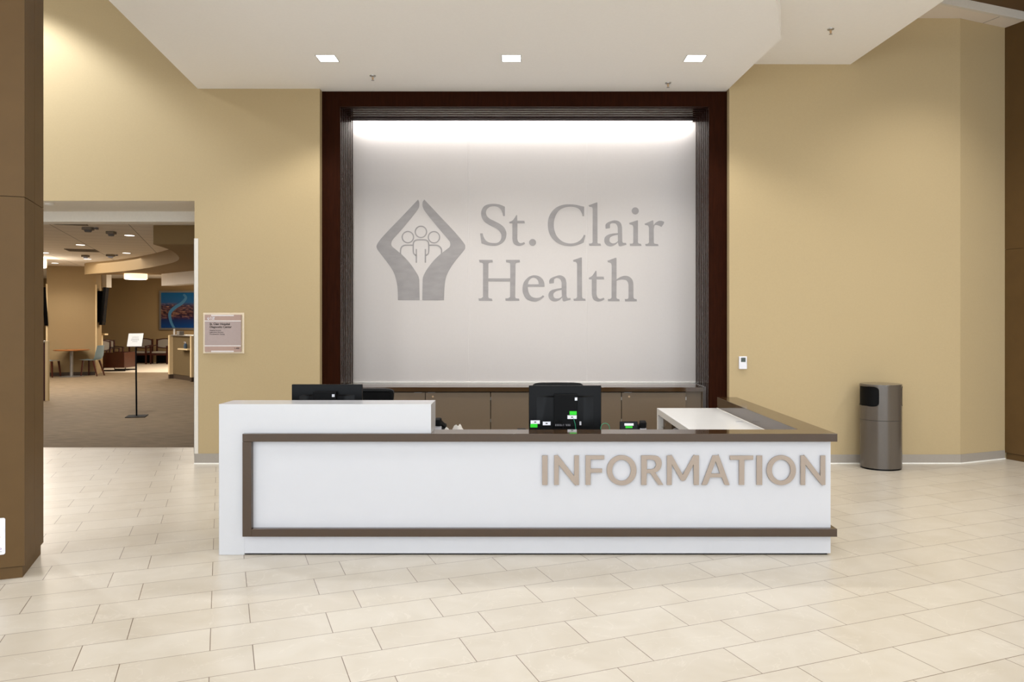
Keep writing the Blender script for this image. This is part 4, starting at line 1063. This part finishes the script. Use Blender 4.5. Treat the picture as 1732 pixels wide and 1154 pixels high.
def sq_vent(px, py, s, label):
    x, y = on_ceiling(px, py); b = B()
    for k in range(8):
        t = -s/2+s*k/8; obox(b, (x, y, ZR-.006), (.001, .001, .001), Matrix.Identity(3)) if False else None
    R = Matrix.Rotation(math.radians(TH), 3, 'Z')
    o = thing('air_vent', label, 'vent', (x, y, ZR), math.radians(TH), world=False, group=None); WORLD[o.name] = Vector((0, 0, 0))
    h = s/2; b = B()
    for x0, x1, y0, y1 in ((-h, -h+.03, -h, h), (h-.03, h, -h, h), (-h+.03, h-.03, -h, -h+.03), (-h+.03, h-.03, h-.03, h)): box(b, x0, x1, y0, y1, -.012, 0)
    mk('vent_frame', b, 'vent', o)
    for k in range(8): b = B(); yy = -h+.06+k*(s-.1)/8; box(b, -h+.03, h-.03, yy, yy+.03, -.01, -.003); mk('vent_slat', b, 'vent', o)
    b = B(); box(b, -h+.03, h-.03, -h+.03, h-.03, -.002, -.0005); mk('vent_back', b, 'kick', o)
sq_vent(139, 423.4, .62, 'square dark ceiling vent in the middle of the far room ceiling')
sq_vent(116, 377, .5, 'square ceiling vent just behind the header of the opening')
def sensor(px, py, w, label, armside=0):
    x, y = on_ceiling(px, py)
    o = thing('ceiling_fixture', label, 'ceiling fixture', (x, y, ZR), world=False, group='small grey fixtures on the far room ceiling'); WORLD[o.name] = Vector((0, 0, 0))
    b = B(); box(b, -w/2, w/2, -.06, .06, -.05, 0); mk('housing', b, 'greyseat', o, bevel=.008)
    b = B(); lathe(b, [(.0, -.09), (w*.3, -.085), (w*.42, -.05), (0, -.05)], (0, 0), 16); mk('lens', b, 'greyplastic', o)
    if armside: b = B(); box(b, w/2, w/2+.06, -.01, .01, -.03, -.015); box(b, w/2+.05, w/2+.09, -.02, .02, -.04, -.005); mk('side_lens', b, 'greyplastic', o)
sensor(149, 384.5, .16, 'grey ceiling fixture nearest the opening header', 1)
sensor(188, 391.5, .14, 'grey ceiling fixture to the left of the dark bulkhead')
sensor(144.5, 431.5, .15, 'grey ceiling fixture between the vent and a round downlight')
sensor(187, 430.5, .17, 'grey ceiling fixture near the curved soffit', 1)
def drum(px, py, Y, z, r, h, label):
    x = (px-CX)/F*Y
    o = thing('drum_light', label, 'ceiling light', (x, Y, z), world=False); WORLD[o.name] = Vector((0, 0, 0))
    b = B(); lathe(b, [(0, 0), (r, 0), (r, -h), (r*.96, -h-.01), (0, -h-.015)], (0, 0), 40); mk('shade', b, 'warmlamp', o)
    b = B(); lathe(b, [(0, -h-.0155), (r*.9, -h-.0145), (r*.9, -h-.012)], (0, 0), 40); mk('diffuser', b, 'farlamp', o)
drum(229.7, 0, 21.2, 2.92, .29, .14, 'glowing drum ceiling light under the curved soffit')
drum(64, 0, 20.0, ZR-.0, .2, .22, 'glowing drum ceiling light cut off by the left column')
l_ = bpy.data.lights.new('drum_lamp', 'POINT'); l_.energy = 70; l_.color = (1, .86, .68); l_.shadow_soft_size = .2
lo_ = bpy.data.objects.new('drum_lamp', l_); lo_.location = ((64-CX)/F*20.0, 19.6, 2.8); C.objects.link(lo_)
area('far_fill', (-12, 17, ZR-.05), 5, 8, 330, col=(1, .95, .88))
spot('far_lamp_and_fill', (-6.3, 12.25, 3.22), 185, 120, .6, col=(1, .97, .93))  # extra unseen lamp behind the header, added to brighten the notice sheet
area('far_fill', (-10, 26, ZR-.05), 3, 3, 290, col=(1, .9, .76))

# ================================================================== LOBBY LIGHT
spot('lobby_lamp_and_fill', (-6.0, 7.9, 5.95), 360, 112, .35, col=(.95, 1.02, 1.12))
spot('lobby_lamp_and_fill', (4.55, 7.55, 5.22), 165, 112, .8, col=(1, .98, .95))
for x, y, e in ((3.2, 5.6, 260), (3.25, 3.4, 200)): spot('lobby_lamp_and_fill', (x, y, 4.58), e*.35, 135, .6, col=(1, 1, .98))
for x, y in ((-6.5, 3.5), (-6.5, -1), (6.5, 4.5), (6.5, 0), (0, 0), (0, -3.5)):
    area('lobby_lamp_and_fill', (x, y, 5.95), .9, .9, (135 if (x, y) == (-6.5, 3.5) else 88) if x else 50, col=(.97, 1, 1.05))  # unseen overhead fill, added for the soft light across the hall
area('cove_light', (0.0, 9.640, 4.168), 4.25, .02, 25, rot=(math.radians(22), 0, 0), col=(1, .98, .95))

w = bpy.data.worlds.new('daylight'); SC.world = w; w.use_nodes = True
bg = w.node_tree.nodes['Background']; bg.inputs['Color'].default_value = (.84, .92, 1, 1); bg.inputs['Strength'].default_value = 3.3

# ================================================================== CAMERA
cam = bpy.data.cameras.new('camera'); co = bpy.data.objects.new('camera', cam); C.objects.link(co)
cam.sensor_width = 36; cam.sensor_fit = 'HORIZONTAL'; cam.lens = F/1732*36
cam.shift_x = -(CX-866)/1732; cam.shift_y = -(577-CY)/1732
co.location = (0, 0, H); co.rotation_euler = (math.pi/2, 0, 0); cam.clip_start = .05; cam.clip_end = 200
SC.camera = co
vs = SC.view_settings; SC.display_settings.display_device = 'sRGB'
vs.view_transform = 'Standard'; vs.look = 'None'; vs.gamma = 1; vs.exposure = .12; vs.use_curve_mapping = False
